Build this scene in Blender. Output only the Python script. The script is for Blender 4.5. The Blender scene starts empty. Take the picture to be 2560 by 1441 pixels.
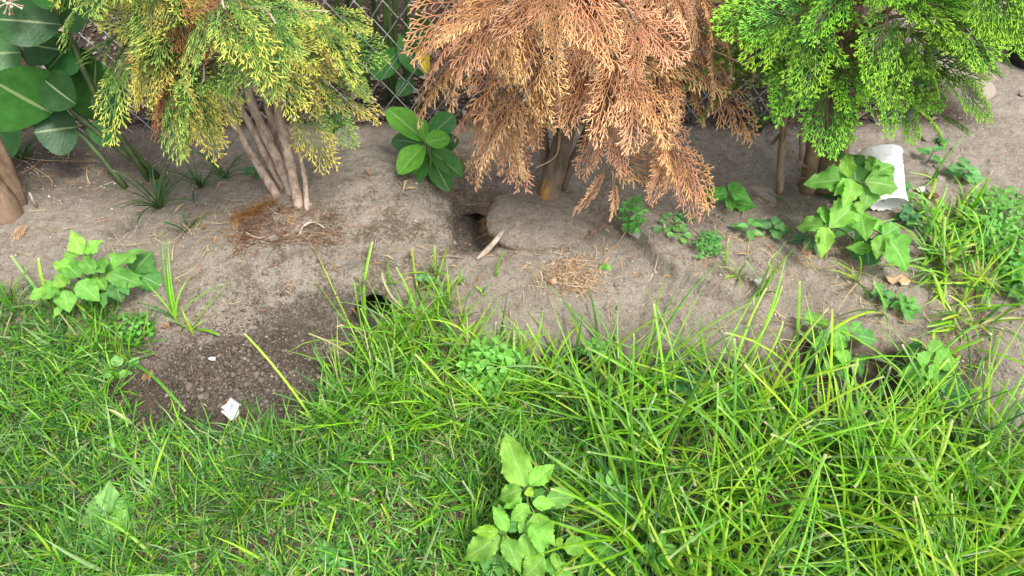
import bpy, math, random
import numpy as np
from mathutils import Vector, Matrix

S = bpy.context.scene
COL = S.collection
R = math.radians

# ------------------------------------------------------------------ camera, sky, sun, exposure
CAM_H, PITCH, LENS = 1.30, 47.0, 26.0
cam_d = bpy.data.cameras.new('camera')
cam = bpy.data.objects.new('camera', cam_d)
COL.objects.link(cam)
cam.location = (0, 0, CAM_H)
cam.rotation_euler = (R(90 - PITCH), 0, 0)
cam_d.sensor_width = 36
cam_d.lens = LENS
cam_d.clip_start = 0.02
cam_d.clip_end = 400
S.camera = cam

SUN_EL, SUN_AZ = 58.0, 140.0            # azimuth clockwise from +y: over the photographer's right shoulder
world = bpy.data.worlds.new('World')
S.world = world
world.use_nodes = True
wn, wl = world.node_tree.nodes, world.node_tree.links
bg = wn['Background']
sky = wn.new('ShaderNodeTexSky')
sky.sky_type = 'NISHITA'
sky.sun_disc = False
sky.sun_elevation = R(SUN_EL)
sky.sun_rotation = R(SUN_AZ)
sky.air_density = 1.0
sky.dust_density = 4.0
sky.ozone_density = 1.0
hs = wn.new('ShaderNodeHueSaturation')
hs.inputs['Saturation'].default_value = 0.22      # thin bright cloud: nearly white sky
wl.new(sky.outputs[0], hs.inputs['Color'])
wl.new(hs.outputs[0], bg.inputs['Color'])
bg.inputs['Strength'].default_value = 0.115

sun_d = bpy.data.lights.new('sun', 'SUN')
sun_d.energy = 1.5
sun_d.angle = R(12)
sun_d.color = (1.0, 0.955, 0.88)
sun = bpy.data.objects.new('sun', sun_d)
COL.objects.link(sun)
sd = Vector((math.sin(R(SUN_AZ)) * math.cos(R(SUN_EL)), math.cos(R(SUN_AZ)) * math.cos(R(SUN_EL)), math.sin(R(SUN_EL))))
sun.rotation_euler = (-sd).to_track_quat('-Z', 'Y').to_euler()

S.view_settings.view_transform = 'Standard'
S.view_settings.look = 'None'
S.view_settings.exposure = 1.5
S.view_settings.gamma = 1.0
S.view_settings.use_curve_mapping = False
S.render.engine = 'CYCLES'
S.cycles.max_bounces = 6
S.cycles.transparent_max_bounces = 8

# ------------------------------------------------------------------ measuring helpers
FP = 2560 * LENS / 36.0
_cp, _sp = math.cos(R(PITCH)), math.sin(R(PITCH))


def ray(u, v):
    dx, dy = (u - 1280) / FP, (720.5 - v) / FP
    return dx, _cp + _sp * dy, -_sp + _cp * dy


def G(u, v, z=0.0):
    """the place on the level z that the photograph shows at (u, v)"""
    x, y, w = ray(u, v)
    t = (z - CAM_H) / w
    return Vector((x * t, y * t, z))


def AT(u, v, Y):
    """the place on the upright plane y = Y that the photograph shows at (u, v)"""
    x, y, w = ray(u, v)
    t = Y / y
    return Vector((x * t, Y, CAM_H + w * t))


def to_px(x, y, z):
    rz = z - CAM_H
    f = y * _cp - rz * _sp
    up = y * _sp + rz * _cp
    return 1280 + FP * x / f, 720.5 - FP * up / f


def sst(a, b, v):
    t = np.clip((v - a) / (b - a), 0, 1)
    return t * t * (3 - 2 * t)


def vnoise(x, y, seed=0):
    xi, yi = np.floor(x), np.floor(y)
    fx, fy = x - xi, y - yi
    xi, yi = xi.astype(np.int64), yi.astype(np.int64)

    def h(a, b):
        n = (a * 374761393 + b * 668265263 + seed * 1442695041) & 0xffffffff
        n = ((n ^ (n >> 13)) * 1274126177) & 0xffffffff
        return ((n ^ (n >> 16)) & 0xffffff) / 0xffffff
    u, v = fx * fx * (3 - 2 * fx), fy * fy * (3 - 2 * fy)
    return (h(xi, yi) * (1 - u) + h(xi + 1, yi) * u) * (1 - v) + (h(xi, yi + 1) * (1 - u) + h(xi + 1, yi + 1) * u) * v - .5


def fbm(x, y, seed=0, o=4):
    s, a = 0, 1.0
    for i in range(o):
        s = s + a * vnoise(x * 2 ** i, y * 2 ** i, seed + i * 7)
        a *= .5
    return s


DISC = (0.074, 1.462)                    # middle of the dead tree's root ball
HOLE = (-0.098, 1.535)
HOLE2 = tuple(G(925, 800, -.06)[:2])


def in_poly(px, py, poly):
    c = np.zeros(px.shape, bool)
    n = len(poly)
    for i in range(n):
        x1, y1 = poly[i]
        x2, y2 = poly[(i + 1) % n]
        k = ((y1 > py) != (y2 > py)) & (px < (x2 - x1) * (py - y1) / (y2 - y1 + 1e-9) + x1)
        c ^= k
    return c


def PIT(x, y, which):
    """depth of a burrow below the soil"""
    x = np.asarray(x, float)
    y = np.asarray(y, float)
    wob = .05 * fbm(x * 6, y * 6, 3) + .02 * fbm(x * 25, y * 25, 5, 2)
    if which == 1:
        r = np.hypot((x - HOLE[0]) / .046, (y - HOLE[1]) / .040) + 1.6 * wob
        return .24 * (1 - sst(.50, 1.08, r))
    r = np.hypot((x - HOLE2[0]) / .058, (y - HOLE2[1]) / .036) + 1.2 * wob
    return .26 * (1 - sst(.50, 1.08, r))


def HM(x, y):
    """height of the soil"""
    x = np.asarray(x, float)
    y = np.asarray(y, float)
    wob = .05 * fbm(x * 6, y * 6, 3) + .02 * fbm(x * 25, y * 25, 5, 2)
    # raised tree bed: steep front on the left mound, gentle on the right
    left = 1 - sst(-.34, -.16, x)
    left = left * sst(-1.12, -.85, x)
    y0 = 1.08 * left + .92 * (1 - left)
    y1 = 1.25 * left + 1.34 * (1 - left)
    z = -.08 + .08 * sst(y0, y1, y + wob * .8)
    # mound around and in front of the left tree
    r = np.hypot((x + .50) / .42, (y - 1.47) / .30)
    z = z + .058 * np.clip(1 - r * r, 0, 1) ** 1.3
    r = np.hypot((x + .33) / .22, (y - 1.62) / .22)
    z = z + .03 * np.clip(1 - r * r, 0, 1)
    # sunken ground at the far left, under the big leaves
    z = z - .03 * (1 - sst(-1.2, -.85, x)) * sst(1.15, 1.3, y)
    # trench between the mound's broken edge and the root ball
    xe = -.157 + .022 * fbm(y * 9, y * 0 + 2.2, 11) * 2 + .010 * fbm(y * 45, y * 0 + 1.1, 15, 2) - .05 * sst(1.47, 1.62, y)
    win = sst(1.33, 1.42, y) * (1 - sst(1.55, 1.70, y))
    z = z - .072 * sst(xe, xe + .010, x) * (1 - sst(-.075, -.03, x)) * win
    # a second low crumbled terrace on the mound's right shoulder
    z = z - .016 * sst(xe - .085, xe - .070 + .02, x + wob * .5) * (1 - sst(-.02, .03, x)) * sst(1.30, 1.38, y) * (1 - sst(1.55, 1.66, y))
    # hollow below the front rim of the root ball
    r = np.hypot((x - DISC[0] + .02) / .20, (y - DISC[1]) / .17)
    z = z - .020 * np.clip(1.15 - r, 0, 1) * (1 - sst(.10, .22, x))
    # burrow mouths
    z = z - PIT(x, y, 1) * .5 - PIT(x, y, 2) * .5
    r = np.hypot((x - HOLE2[0]) / .10, (y - HOLE2[1] - .075) / .045)
    z = z + .022 * np.clip(1 - r * r, 0, 1)
    r = np.hypot((x - HOLE2[0] + .085) / .13, (y - HOLE2[1] - .0) / .055)
    z = z - .035 * (1 - sst(.2, 1.2, r))
    c = G(300, 566, -.02)
    r = np.hypot((x - c.x) / .045, (y - c.y) / .035) + 2 * wob
    z = z - .06 * (1 - sst(.3, 1.2, r))
    c = G(440, 580, -.02)
    r = np.hypot((x - c.x) / .07, (y - c.y) / .035) + 2 * wob
    z = z - .05 * (1 - sst(.3, 1.2, r))
    # little scarp running down the right of the bare soil
    xc = np.interp(y, [1.18, 1.25, 1.32, 1.40, 1.48], [.52, .40, .345, .31, .235]) + .3 * wob
    sc = sst(1.15, 1.22, y) * (1 - sst(1.44, 1.52, y))
    z = z + .028 * sst(xc - .008, xc + .004, x) * (1 - sst(xc + .05, xc + .42, x)) * sc
    z = z - .012 * np.exp(-((x - xc + .010) / .009) ** 2) * sc
    # heap of dug soil, lower left
    c = G(600, 930, -.08)
    r = np.hypot((x - c.x) / .34, (y - c.y) / .17)
    z = z + .018 * np.clip(1 - r * r, 0, 1)
    # ground falls away behind the fence
    z = z - .02 * sst(1.85, 2.2, y)
    z = z + .020 * fbm(x * 3.1, y * 3.1, 21, 3) + .007 * fbm(x * 17, y * 17, 23, 3)
    z = z + .0075 * fbm(x * 48, y * 48, 29, 3) * (.5 + np.abs(fbm(x * 8, y * 8, 33, 2)) * 2) + .0035 * np.maximum(0, fbm(x * 120, y * 120, 37, 2))
    return z


def ground(u, v):
    """soil point that shows at (u, v)"""
    z = -.03
    for _ in range(8):
        p = G(u, v, z)
        z = .5 * z + .5 * float(HM(p.x, p.y))
    p.z = float(HM(p.x, p.y))
    return p


# ------------------------------------------------------------------ object helpers
def mesh(name, V, F, col=None, uv=None, smooth=True):
    me = bpy.data.meshes.new(name)
    V = np.asarray(V, float)
    me.from_pydata(V.tolist() if len(V) < 20000 else V, [], F if isinstance(F, list) else F.tolist() if len(F) < 20000 else F)
    if col is not None:
        a = me.color_attributes.new('Col', 'FLOAT_COLOR', 'POINT')
        c = np.ones((len(V), 4), np.float32)
        c[:, :np.shape(col)[1]] = col
        a.data.foreach_set('color', c.ravel())
    if uv is not None:
        l = me.uv_layers.new(name='UVMap')
        idx = np.zeros(len(me.loops), np.int32)
        me.loops.foreach_get('vertex_index', idx)
        l.data.foreach_set('uv', np.asarray(uv, np.float32)[idx].ravel())
    if smooth:
        me.polygons.foreach_set('use_smooth', np.ones(len(me.polygons), bool))
    me.update()
    return me


def obj(name, me, mat=None, parent=None, loc=None, mtx=None, color=None):
    o = bpy.data.objects.new(name, me)
    COL.objects.link(o)
    if mat is not None and me is not None and not me.materials:
        me.materials.append(mat)
    if parent is not None:
        o.parent = parent
    if loc is not None:
        o.location = loc
    if mtx is not None:
        o.matrix_basis = mtx
    if color is not None:
        o.color = (*color[:3], color[3] if len(color) > 3 else 1)
    return o


def tag(o, label, cat, group=None, kind=None):
    o['label'] = label
    o['category'] = cat
    if group:
        o['group'] = group
    if kind:
        o['kind'] = kind
    return o


def thing(name, label, cat, loc, group=None):
    o = bpy.data.objects.new(name, None)
    o.empty_display_size = .02
    COL.objects.link(o)
    o.location = loc
    return tag(o, label, cat, group)


class MB:
    """gathers shapes into one mesh"""

    def __init__(s):
        s.V, s.F, s.C, s.n = [], [], [], 0

    def add(s, V, F, c=None):
        V = np.asarray(V, float)
        s.V.append(V)
        s.F += [[i + s.n for i in f] for f in F]
        if c is not None:
            c = np.asarray(c, float)
            s.C.append(np.broadcast_to(c, (len(V), c.shape[-1])))
        s.n += len(V)

    def mesh(s, name, off=(0, 0, 0), **k):
        return mesh(name, np.concatenate(s.V) - np.asarray(off), s.F, np.concatenate(s.C) if s.C else None, **k)


def tube(P, Rr, n=6, cap=True, jit=0, rng=None):
    P = np.asarray(P, float)
    Rr = np.broadcast_to(np.asarray(Rr, float), (len(P),))
    T = np.gradient(P, axis=0)
    T /= np.linalg.norm(T, axis=1)[:, None] + 1e-12
    ref = np.array([0.31, 0.9, 0.2]) if abs(T[0] @ np.array([0, 0, 1.])) > .7 else np.array([0, 0, 1.])
    V = []
    A = np.linspace(0, 2 * np.pi, n, endpoint=False)
    for i in range(len(P)):
        a = np.cross(T[i], ref)
        a /= np.linalg.norm(a) + 1e-12
        b = np.cross(T[i], a)
        r = Rr[i] * (1 + (jit * (rng.random(n) - .5) if jit else 0))
        V.append(P[i] + np.outer(np.cos(A) * r, a) + np.outer(np.sin(A) * r, b))
    V = np.concatenate(V)
    F = []
    for i in range(len(P) - 1):
        for j in range(n):
            k = (j + 1) % n
            F.append([i * n + j, i * n + k, (i + 1) * n + k, (i + 1) * n + j])
    if cap:
        F.append(list(range(n))[::-1])
        F.append([(len(P) - 1) * n + j for j in range(n)])
    return V, F


def smooth_path(pts, n):
    pts = np.asarray([list(p) for p in pts], float)
    t = np.linspace(0, 1, len(pts))
    q = np.linspace(0, 1, n)
    if len(pts) < 3:
        return np.stack([np.interp(q, t, pts[:, i]) for i in range(3)], 1)
    out = []
    m = len(pts) - 1
    for s in q:
        k = min(int(s * m), m - 1)
        f = s * m - k
        p0, p1, p2, p3 = pts[max(k - 1, 0)], pts[k], pts[k + 1], pts[min(k + 2, m)]
        out.append(.5 * (2 * p1 + (p2 - p0) * f + (2 * p0 - 5 * p1 + 4 * p2 - p3) * f * f + (3 * p1 - p0 - 3 * p2 + p3) * f ** 3))
    return np.array(out)


def frame(B, T, width, up=Vector((0, -.35, 1)), roll=0.0, thick=None):
    """matrix that lays a unit leaf (x across, y along) from B to T"""
    y = T - B
    L = y.length
    y = y / L
    x = y.cross(up)
    if x.length < 1e-4:
        x = y.cross(Vector((1, 0, 0)))
    x.normalize()
    z = x.cross(y)
    if roll:
        q = Matrix.Rotation(roll, 3, y)
        x, z = q @ x, q @ z
    m = Matrix((x * width, y * L, z * (thick or L))).transposed().to_4x4()
    m.translation = B
    return m


# ------------------------------------------------------------------ materials
def new_mat(name):
    m = bpy.data.materials.new(name)
    m.use_nodes = True
    nt = m.node_tree
    b = nt.nodes['Principled BSDF']
    return m, nt, b


def N(nt, typ, **k):
    n = nt.nodes.new('ShaderNode' + typ)
    for a, v in k.items():
        if a in n.inputs:
            n.inputs[a].default_value = v
        else:
            setattr(n, a, v)
    return n


def noise(nt, scale, detail=4, rough=.55, coord=None):
    n = N(nt, 'TexNoise')
    n.inputs['Scale'].default_value = scale
    n.inputs['Detail'].default_value = detail
    n.inputs['Roughness'].default_value = rough
    if coord:
        nt.links.new(coord, n.inputs['Vector'])
    return n.outputs['Fac']


def ramp(nt, fac, stops):
    r = N(nt, 'ValToRGB')
    e = r.color_ramp.elements
    while len(e) < len(stops):
        e.new(.5)
    for el, (p, c) in zip(e, stops):
        el.position = p
        el.color = (*c, 1) if len(c) == 3 else c
    nt.links.new(fac, r.inputs['Fac'])
    return r.outputs['Color']


def mixc(nt, fac, a, b, mode='MIX'):
    m = N(nt, 'Mix', data_type='RGBA', blend_type=mode)
    for sock, v in ((m.inputs['Factor'], fac), (m.inputs['A'], a), (m.inputs['B'], b)):
        pass
    ins = [i for i in m.inputs if i.enabled]
    for sock, v in zip(ins, (fac, a, b)):
        if isinstance(v, (int, float)):
            sock.default_value = v
        elif isinstance(v, tuple):
            sock.default_value = (*v, 1) if len(v) == 3 else v
        else:
            nt.links.new(v, sock)
    return [o for o in m.outputs if o.enabled][0]


def math_(nt, op, a, b=0.0, c=None):
    m = N(nt, 'Math', operation=op)
    for s, v in zip(m.inputs, (a, b, c)):
        if v is None:
            continue
        if isinstance(v, (int, float)):
            s.default_value = v
        else:
            nt.links.new(v, s)
    return m.outputs[0]


def bump(nt, b, h, strength=.5, dist=.002):
    n = N(nt, 'Bump')
    n.inputs['Strength'].default_value = strength
    n.inputs['Distance'].default_value = dist
    nt.links.new(h, n.inputs['Height'])
    nt.links.new(n.outputs[0], b.inputs['Normal'])


def leafy(nt, b, color, trans=.35, tint=(1.15, 1.25, .55)):
    """leaf tissue: some of the light comes through"""
    t = N(nt, 'BsdfTranslucent')
    c2 = mixc(nt, 1.0, color, tint, 'MULTIPLY')
    nt.links.new(c2, t.inputs['Color'])
    ms = N(nt, 'MixShader')
    ms.inputs[0].default_value = trans
    nt.links.new(b.outputs[0], ms.inputs[1])
    nt.links.new(t.outputs[0], ms.inputs[2])
    nt.links.new(ms.outputs[0], nt.nodes['Material Output'].inputs['Surface'])
    return ms


def soil_material():
    m, nt, b = new_mat('soil')
    geo = N(nt, 'NewGeometry').outputs['Position']
    at = N(nt, 'Attribute', attribute_name='Col')
    sep = N(nt, 'SeparateColor')
    nt.links.new(at.outputs['Color'], sep.inputs[0])
    moist_shade, litter, green = sep.outputs[0], sep.outputs[1], sep.outputs[2]
    big = noise(nt, 3.5, 5, .6, geo)
    fine = noise(nt, 240, 4, .75, geo)
    mid = noise(nt, 55, 6, .72, geo)
    dry = ramp(nt, mid, [(.28, (.240, .210, .177)), (.5, (.355, .318, .276)), (.72, (.440, .402, .358))])
    dry2 = ramp(nt, big, [(.3, (.80, .76, .72)), (.7, (1.08, 1.06, 1.02))])
    c = mixc(nt, 1.0, dry, dry2, 'MULTIPLY')
    grain = ramp(nt, fine, [(.25, (.30, .28, .26)), (.45, (.86, .85, .84)), (.60, (1.05, 1.05, 1.04)), (.75, (1.65, 1.62, 1.56))])
    c = mixc(nt, .85, c, mixc(nt, 1.0, c, grain, 'MULTIPLY'))
    # mossy bloom on the old mound
    moss = ramp(nt, math_(nt, 'ADD', math_(nt, 'MULTIPLY', noise(nt, 16, 4, .7, geo), .55), math_(nt, 'MULTIPLY', noise(nt, 150, 3, .7, geo), .45)), [(.47, (0, 0, 0)), (.58, (1, 1, 1))])
    gm = math_(nt, 'MULTIPLY', green, moss)
    c = mixc(nt, gm, c, (.125, .105, .070))
    # dark fresh soil; the same tone carries shade painted into the ground
    v = N(nt, 'TexVoronoi')
    v.inputs['Scale'].default_value = 210
    nt.links.new(geo, v.inputs['Vector'])
    dark_soil = ramp(nt, v.outputs['Color'], [(.1, (.046, .037, .028)), (.55, (.100, .083, .064)), (.9, (.20, .172, .138))])
    mf = math_(nt, 'MULTIPLY', moist_shade, ramp(nt, math_(nt, 'ADD', moist_shade, math_(nt, 'MULTIPLY', math_(nt, 'SUBTRACT', mid, .5), 1.6)), [(.3, (0, 0, 0)), (.75, (1, 1, 1))]))
    c = mixc(nt, mf, c, dark_soil)
    litter_shade = ramp(nt, noise(nt, 70, 4, .7, geo), [(.3, (.030, .022, .016)), (.6, (.075, .055, .040)), (.8, (.16, .12, .09))])
    c = mixc(nt, litter, c, litter_shade)  # leaf litter behind the fence; shade painted into soil under the lawn
    nt.links.new(c, b.inputs['Base Color'])
    b.inputs['Roughness'].default_value = .95
    b.inputs['Specular IOR Level'].default_value = .15
    hgt = math_(nt, 'ADD', math_(nt, 'MULTIPLY', fine, .6), math_(nt, 'ADD', mid, math_(nt, 'MULTIPLY', noise(nt, 420, 3, .6, geo), .35)))
    bump(nt, b, hgt, 1.0, .010)
    return m


def attr_material(name, rough=.5, trans=.35, spec=.4, bumpy=0, objvar=True, tint=(1.15, 1.25, .55)):
    """colour stored per blade, small drift from noise"""
    m, nt, b = new_mat(name)
    at = N(nt, 'Attribute', attribute_name='Col')
    geo = N(nt, 'NewGeometry').outputs['Position']
    c = at.outputs['Color']
    var = ramp(nt, noise(nt, 60, 3, .6, geo), [(.3, (.80, .80, .80)), (.7, (1.15, 1.15, 1.15))])
    c = mixc(nt, 1.0, c, var, 'MULTIPLY')
    nt.links.new(c, b.inputs['Base Color'])
    b.inputs['Roughness'].default_value = rough
    b.inputs['Specular IOR Level'].default_value = spec
    if bumpy:
        bump(nt, b, noise(nt, 200, 4, .7, geo), bumpy, .002)
    if trans:
        leafy(nt, b, c, trans, tint)
    return m


def conifer_material(name, inner, mid, tip, dead_in, dead_tip, trans=.25, rough=.55):
    """object colour tints a spray, its alpha says how alive it is"""
    m, nt, b = new_mat(name)
    at = N(nt, 'Attribute', attribute_name='Col')
    sep = N(nt, 'SeparateColor')
    nt.links.new(at.outputs['Color'], sep.inputs[0])
    oi = N(nt, 'ObjectInfo')
    alive = ramp(nt, sep.outputs[0], [(0, inner), (.55, mid), (.95, tip)])
    alive = mixc(nt, 1.0, alive, oi.outputs['Color'], 'MULTIPLY')
    dead = ramp(nt, sep.outputs[0], [(0, dead_in), (1, dead_tip)])
    c = mixc(nt, oi.outputs['Alpha'], dead, alive)
    c = mixc(nt, sep.outputs[1], c, (.17, .090, .050))
    geo = N(nt, 'NewGeometry').outputs['Position']
    var = ramp(nt, noise(nt, 45, 3, .6, geo), [(.3, (.72, .72, .72)), (.7, (1.18, 1.18, 1.18))])
    c = mixc(nt, 1.0, c, var, 'MULTIPLY')
    nt.links.new(c, b.inputs['Base Color'])
    b.inputs['Roughness'].default_value = rough
    b.inputs['Specular IOR Level'].default_value = .3
    leafy(nt, b, c, trans, (1.1, 1.1, .7))
    return m


def broad_material(name, holes=False, rough=.42, trans=.32, vein=(1.5, 1.45, 1.4), veins=7.0, spec=.45, drops=0.0):
    """broad leaf: paler midrib and side veins by leaf coordinates, tint by object"""
    m, nt, b = new_mat(name)
    uv = N(nt, 'UVMap')
    sp = N(nt, 'SeparateXYZ')
    nt.links.new(uv.outputs[0], sp.inputs[0])
    au = math_(nt, 'ABSOLUTE', math_(nt, 'SUBTRACT', sp.outputs[0], .5))
    oi = N(nt, 'ObjectInfo')
    tc = N(nt, 'TexCoord')
    nz = noise(nt, 5, 4, .6, tc.outputs['Object'])
    base = mixc(nt, 1.0, oi.outputs['Color'], ramp(nt, nz, [(.3, (.66, .72, .72)), (.7, (1.28, 1.18, 1.15))]), 'MULTIPLY')
    rib = math_(nt, 'LESS_THAN', au, .022)
    wv = math_(nt, 'SINE', math_(nt, 'MULTIPLY', math_(nt, 'SUBTRACT', sp.outputs[1], math_(nt, 'MULTIPLY', au, .75)), veins * 6.283))
    side = math_(nt, 'MULTIPLY', math_(nt, 'GREATER_THAN', wv, .95), .34)
    vf = math_(nt, 'MINIMUM', math_(nt, 'ADD', rib, side), 1)
    c = mixc(nt, vf, base, mixc(nt, 1.0, base, vein, 'MULTIPLY'))
    c = mixc(nt, math_(nt, 'MULTIPLY', rib, .45), c, (.42, .48, .26))
    nt.links.new(c, b.inputs['Base Color'])
    b.inputs['Roughness'].default_value = rough
    b.inputs['Specular IOR Level'].default_value = spec
    h = math_(nt, 'ADD', math_(nt, 'MULTIPLY', wv, -.07), noise(nt, 14, 3, .6, tc.outputs['Object']))
    if drops:
        v = N(nt, 'TexVoronoi')
        v.inputs['Scale'].default_value = 32
        nt.links.new(tc.outputs['Object'], v.inputs['Vector'])
        dr = ramp(nt, v.outputs['Distance'], [(.12, (1, 1, 1)), (.25, (0, 0, 0))])
        h = math_(nt, 'ADD', h, math_(nt, 'MULTIPLY', dr, drops))
        rg = N(nt, 'MapRange')
        nt.links.new(dr, rg.inputs[0])
        rg.inputs[3].default_value = rough
        rg.inputs[4].default_value = .06
        nt.links.new(rg.outputs[0], b.inputs['Roughness'])
    bump(nt, b, h, .30, .003)
    ms = leafy(nt, b, c, trans, (1.1, 1.25, .5))
    if holes:
        v = N(nt, 'TexVoronoi')
        v.inputs['Scale'].default_value = 5.5
        add = N(nt, 'VectorMath', operation='ADD')
        cmb = N(nt, 'CombineXYZ')
        nt.links.new(math_(nt, 'MULTIPLY', oi.outputs['Random'], 37.0), cmb.inputs[2])
        nt.links.new(uv.outputs[0], add.inputs[0])
        nt.links.new(cmb.outputs[0], add.inputs[1])
        nt.links.new(add.outputs[0], v.inputs['Vector'])
        s2 = N(nt, 'SeparateColor')
        nt.links.new(v.outputs['Color'], s2.inputs[0])
        rad = math_(nt, 'MULTIPLY', math_(nt, 'GREATER_THAN', s2.outputs[0], .62), math_(nt, 'MULTIPLY', s2.outputs[1], .17))
        hol = math_(nt, 'LESS_THAN', v.outputs['Distance'], rad)
        tr = N(nt, 'BsdfTransparent')
        m2 = N(nt, 'MixShader')
        nt.links.new(hol, m2.inputs[0])
        nt.links.new(ms.outputs[0], m2.inputs[1])
        nt.links.new(tr.outputs[0], m2.inputs[2])
        nt.links.new(m2.outputs[0], nt.nodes['Material Output'].inputs['Surface'])
    return m


def bark_material(name, dark, light, sc=(1, 1, .18), scale=55, patch=None):
    m, nt, b = new_mat(name)
    tc = N(nt, 'TexCoord')
    mp = N(nt, 'Mapping')
    mp.inputs['Scale'].default_value = sc
    nt.links.new(tc.outputs['Object'], mp.inputs[0])
    n1 = noise(nt, scale, 6, .7, mp.outputs[0])
    n2 = noise(nt, 26, 4, .6, tc.outputs['Object'])
    c = ramp(nt, n1, [(.3, dark), (.52, tuple((a + 2 * l) / 3 for a, l in zip(dark, light))), (.7, light)])
    c = mixc(nt, 1.0, c, ramp(nt, n2, [(.3, (.7, .68, .66)), (.65, (1.1, 1.1, 1.12))]), 'MULTIPLY')
    at = N(nt, 'Attribute', attribute_name='Col')
    if patch:
        sep = N(nt, 'SeparateColor')
        nt.links.new(at.outputs['Color'], sep.inputs[0])
        c = mixc(nt, sep.outputs[0], c, ramp(nt, n1, [(.3, tuple(p * .5 for p in patch)), (.6, patch)]))
    nt.links.new(c, b.inputs['Base Color'])
    b.inputs['Roughness'].default_value = .85
    b.inputs['Specular IOR Level'].default_value = .2
    bump(nt, b, n1, .9, .004)
    return m


def plain_material(name, c1, c2, scale=40, rough=.6, bumpy=.3, spec=.3, objcol=False):
    m, nt, b = new_mat(name)
    tc = N(nt, 'TexCoord')
    n = noise(nt, scale, 5, .65, tc.outputs['Object'])
    c = ramp(nt, n, [(.35, c1), (.65, c2)])
    if objcol:
        c = mixc(nt, 1.0, c, N(nt, 'ObjectInfo').outputs['Color'], 'MULTIPLY')
    nt.links.new(c, b.inputs['Base Color'])
    b.inputs['Roughness'].default_value = rough
    b.inputs['Specular IOR Level'].default_value = spec
    bump(nt, b, n, bumpy, .002)
    return m


M_soil = soil_material()
M_grass = attr_material('grass_blade', .40, .40, .5)
M_dry = attr_material('dry_plant', .8, .15, .15, tint=(1.05, 1, .85))
M_crumb = attr_material('soil_crumb', .95, 0, .1, .6)
M_stone = plain_material('pebble_stone', (.10, .085, .070), (.26, .225, .19), 60, .85, .5, .2, True)
M_weed = broad_material('weed_leaf', True, .65, .36, (1.35, 1.25, 1.5), 6)
M_small = broad_material('small_leaf', False, .5, .3, (1.3, 1.2, 1.3), 5)
M_clover = broad_material('clover_leaf', False, .55, .35, (1.2, 1.15, 1.2), 3)
M_milk = broad_material('milkweed_leaf', False, .42, .22, (1.2, 1.18, 1.15), 9, .28, 1.6)
M_stem = plain_material('green_stem', (.06, .11, .03), (.12, .20, .05), 30, .55, .2, .35, True)
M_barkL = bark_material('scaly_bark', (.15, .088, .062), (.56, .44, .35), (1, 1, .30), 75)
M_barkD = bark_material('dead_bark', (.070, .048, .036), (.235, .178, .135), patch=(.52, .27, .07))
M_barkR = bark_material('smooth_bark', (.095, .060, .040), (.27, .19, .13), (1, 1, .3), 35)
M_wire = plain_material('galvanised_wire', (.16, .165, .16), (.36, .365, .355), 120, .45, .2, .5)
M_wire.node_tree.nodes['Principled BSDF'].inputs['Metallic'].default_value = .55
M_yel = conifer_material('yellowing_foliage', (.034, .120, .024), (.115, .280, .050), (.68, .70, .14), (.17, .062, .024), (.46, .20, .075))
M_dead = conifer_material('dead_foliage', (.31, .125, .055), (.64, .325, .150), (.92, .61, .33), (.22, .075, .028), (.72, .40, .185), .20, .7)
M_grn = conifer_material('green_foliage', (.014, .065, .012), (.055, .195, .020), (.30, .58, .045), (.17, .062, .024), (.46, .20, .075))

# ------------------------------------------------------------------ ground
print('ground')


def axis(a, b, step, far, grow=1.35):
    core = list(np.arange(a, b, step))
    lo, hi, s = [], [], step
    x = a
    while x > -far:
        s *= grow
        x -= s
        lo.append(x)
    x, s = core[-1], step
    while x < far:
        s *= grow
        x += s
        hi.append(x)
    return np.array(lo[::-1] + core + hi)


ax = axis(-1.55, 1.6, .0062, 60)
ay = axis(.42, 2.15, .0056, 60)
gx, gy = np.meshgrid(ax, ay)
far_f = 1 - sst(4, 12, np.hypot(gx, gy))
gz = HM(gx, gy) * far_f - .04 * (1 - far_f)
nx, ny = len(ax), len(ay)
idx = np.arange(nx * ny).reshape(ny, nx)
F = np.stack([idx[:-1, :-1], idx[:-1, 1:], idx[1:, 1:], idx[1:, :-1]], -1).reshape(-1, 4)
p1, p2 = PIT(gx, gy, 1), PIT(gx, gy, 2)
V = np.stack([gx + .28 * p1 + .10 * p2, gy + .85 * p1 + .95 * p2, gz], -1).reshape(-1, 3)
pu, pv = to_px(gx, np.maximum(gy, .2), gz)
nz = fbm(gx * 7, gy * 7, 41)
nz2 = fbm(gx * 30, gy * 30, 43)
# freshly dug dark soil, damp front of the mound, shade painted under the grass
moist_shade = np.zeros_like(gx)
moist_shade = np.maximum(moist_shade, 1 - sst(.60, 1.20, np.hypot((pu - 590) / 300, (pv - 945) / 140) + .9 * nz + .35 * nz2))
moist_shade = np.maximum(moist_shade, .85 * (1 - sst(.5, 1.1, np.hypot((pu - 800) / 190, (pv - 805) / 85) + .8 * nz + .35 * nz2)))
moist_shade = np.maximum(moist_shade, .72 * (1 - sst(.6, 1.15, np.hypot((pu - 1170) / 62, (pv - 565) / 95) + .4 * nz)))  # trench floor: damp brown soil with its shade painted in
moist_shade = np.maximum(moist_shade, .8 * (1 - sst(.5, 1.1, np.hypot((pu - 60) / 150, (pv - 420) / 130) + .5 * nz)))  # darker ground at the far left
moist_shade = np.maximum(moist_shade, .55 * sst(.30, .55, nz + .25) * (gy < 1.12))
lawnm = (1 - sst(1.02, 1.12, gy + .12 * nz))
moist_shade = np.maximum(moist_shade, .8 * lawnm * (1 - sst(2380, 2560, pu)))  # soil under the grass darkened to paint shade between the blades
litter_shade = sst(1.84, 1.93, gy) * (1 - sst(1.35, 1.5, gx)) * far_f
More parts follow.
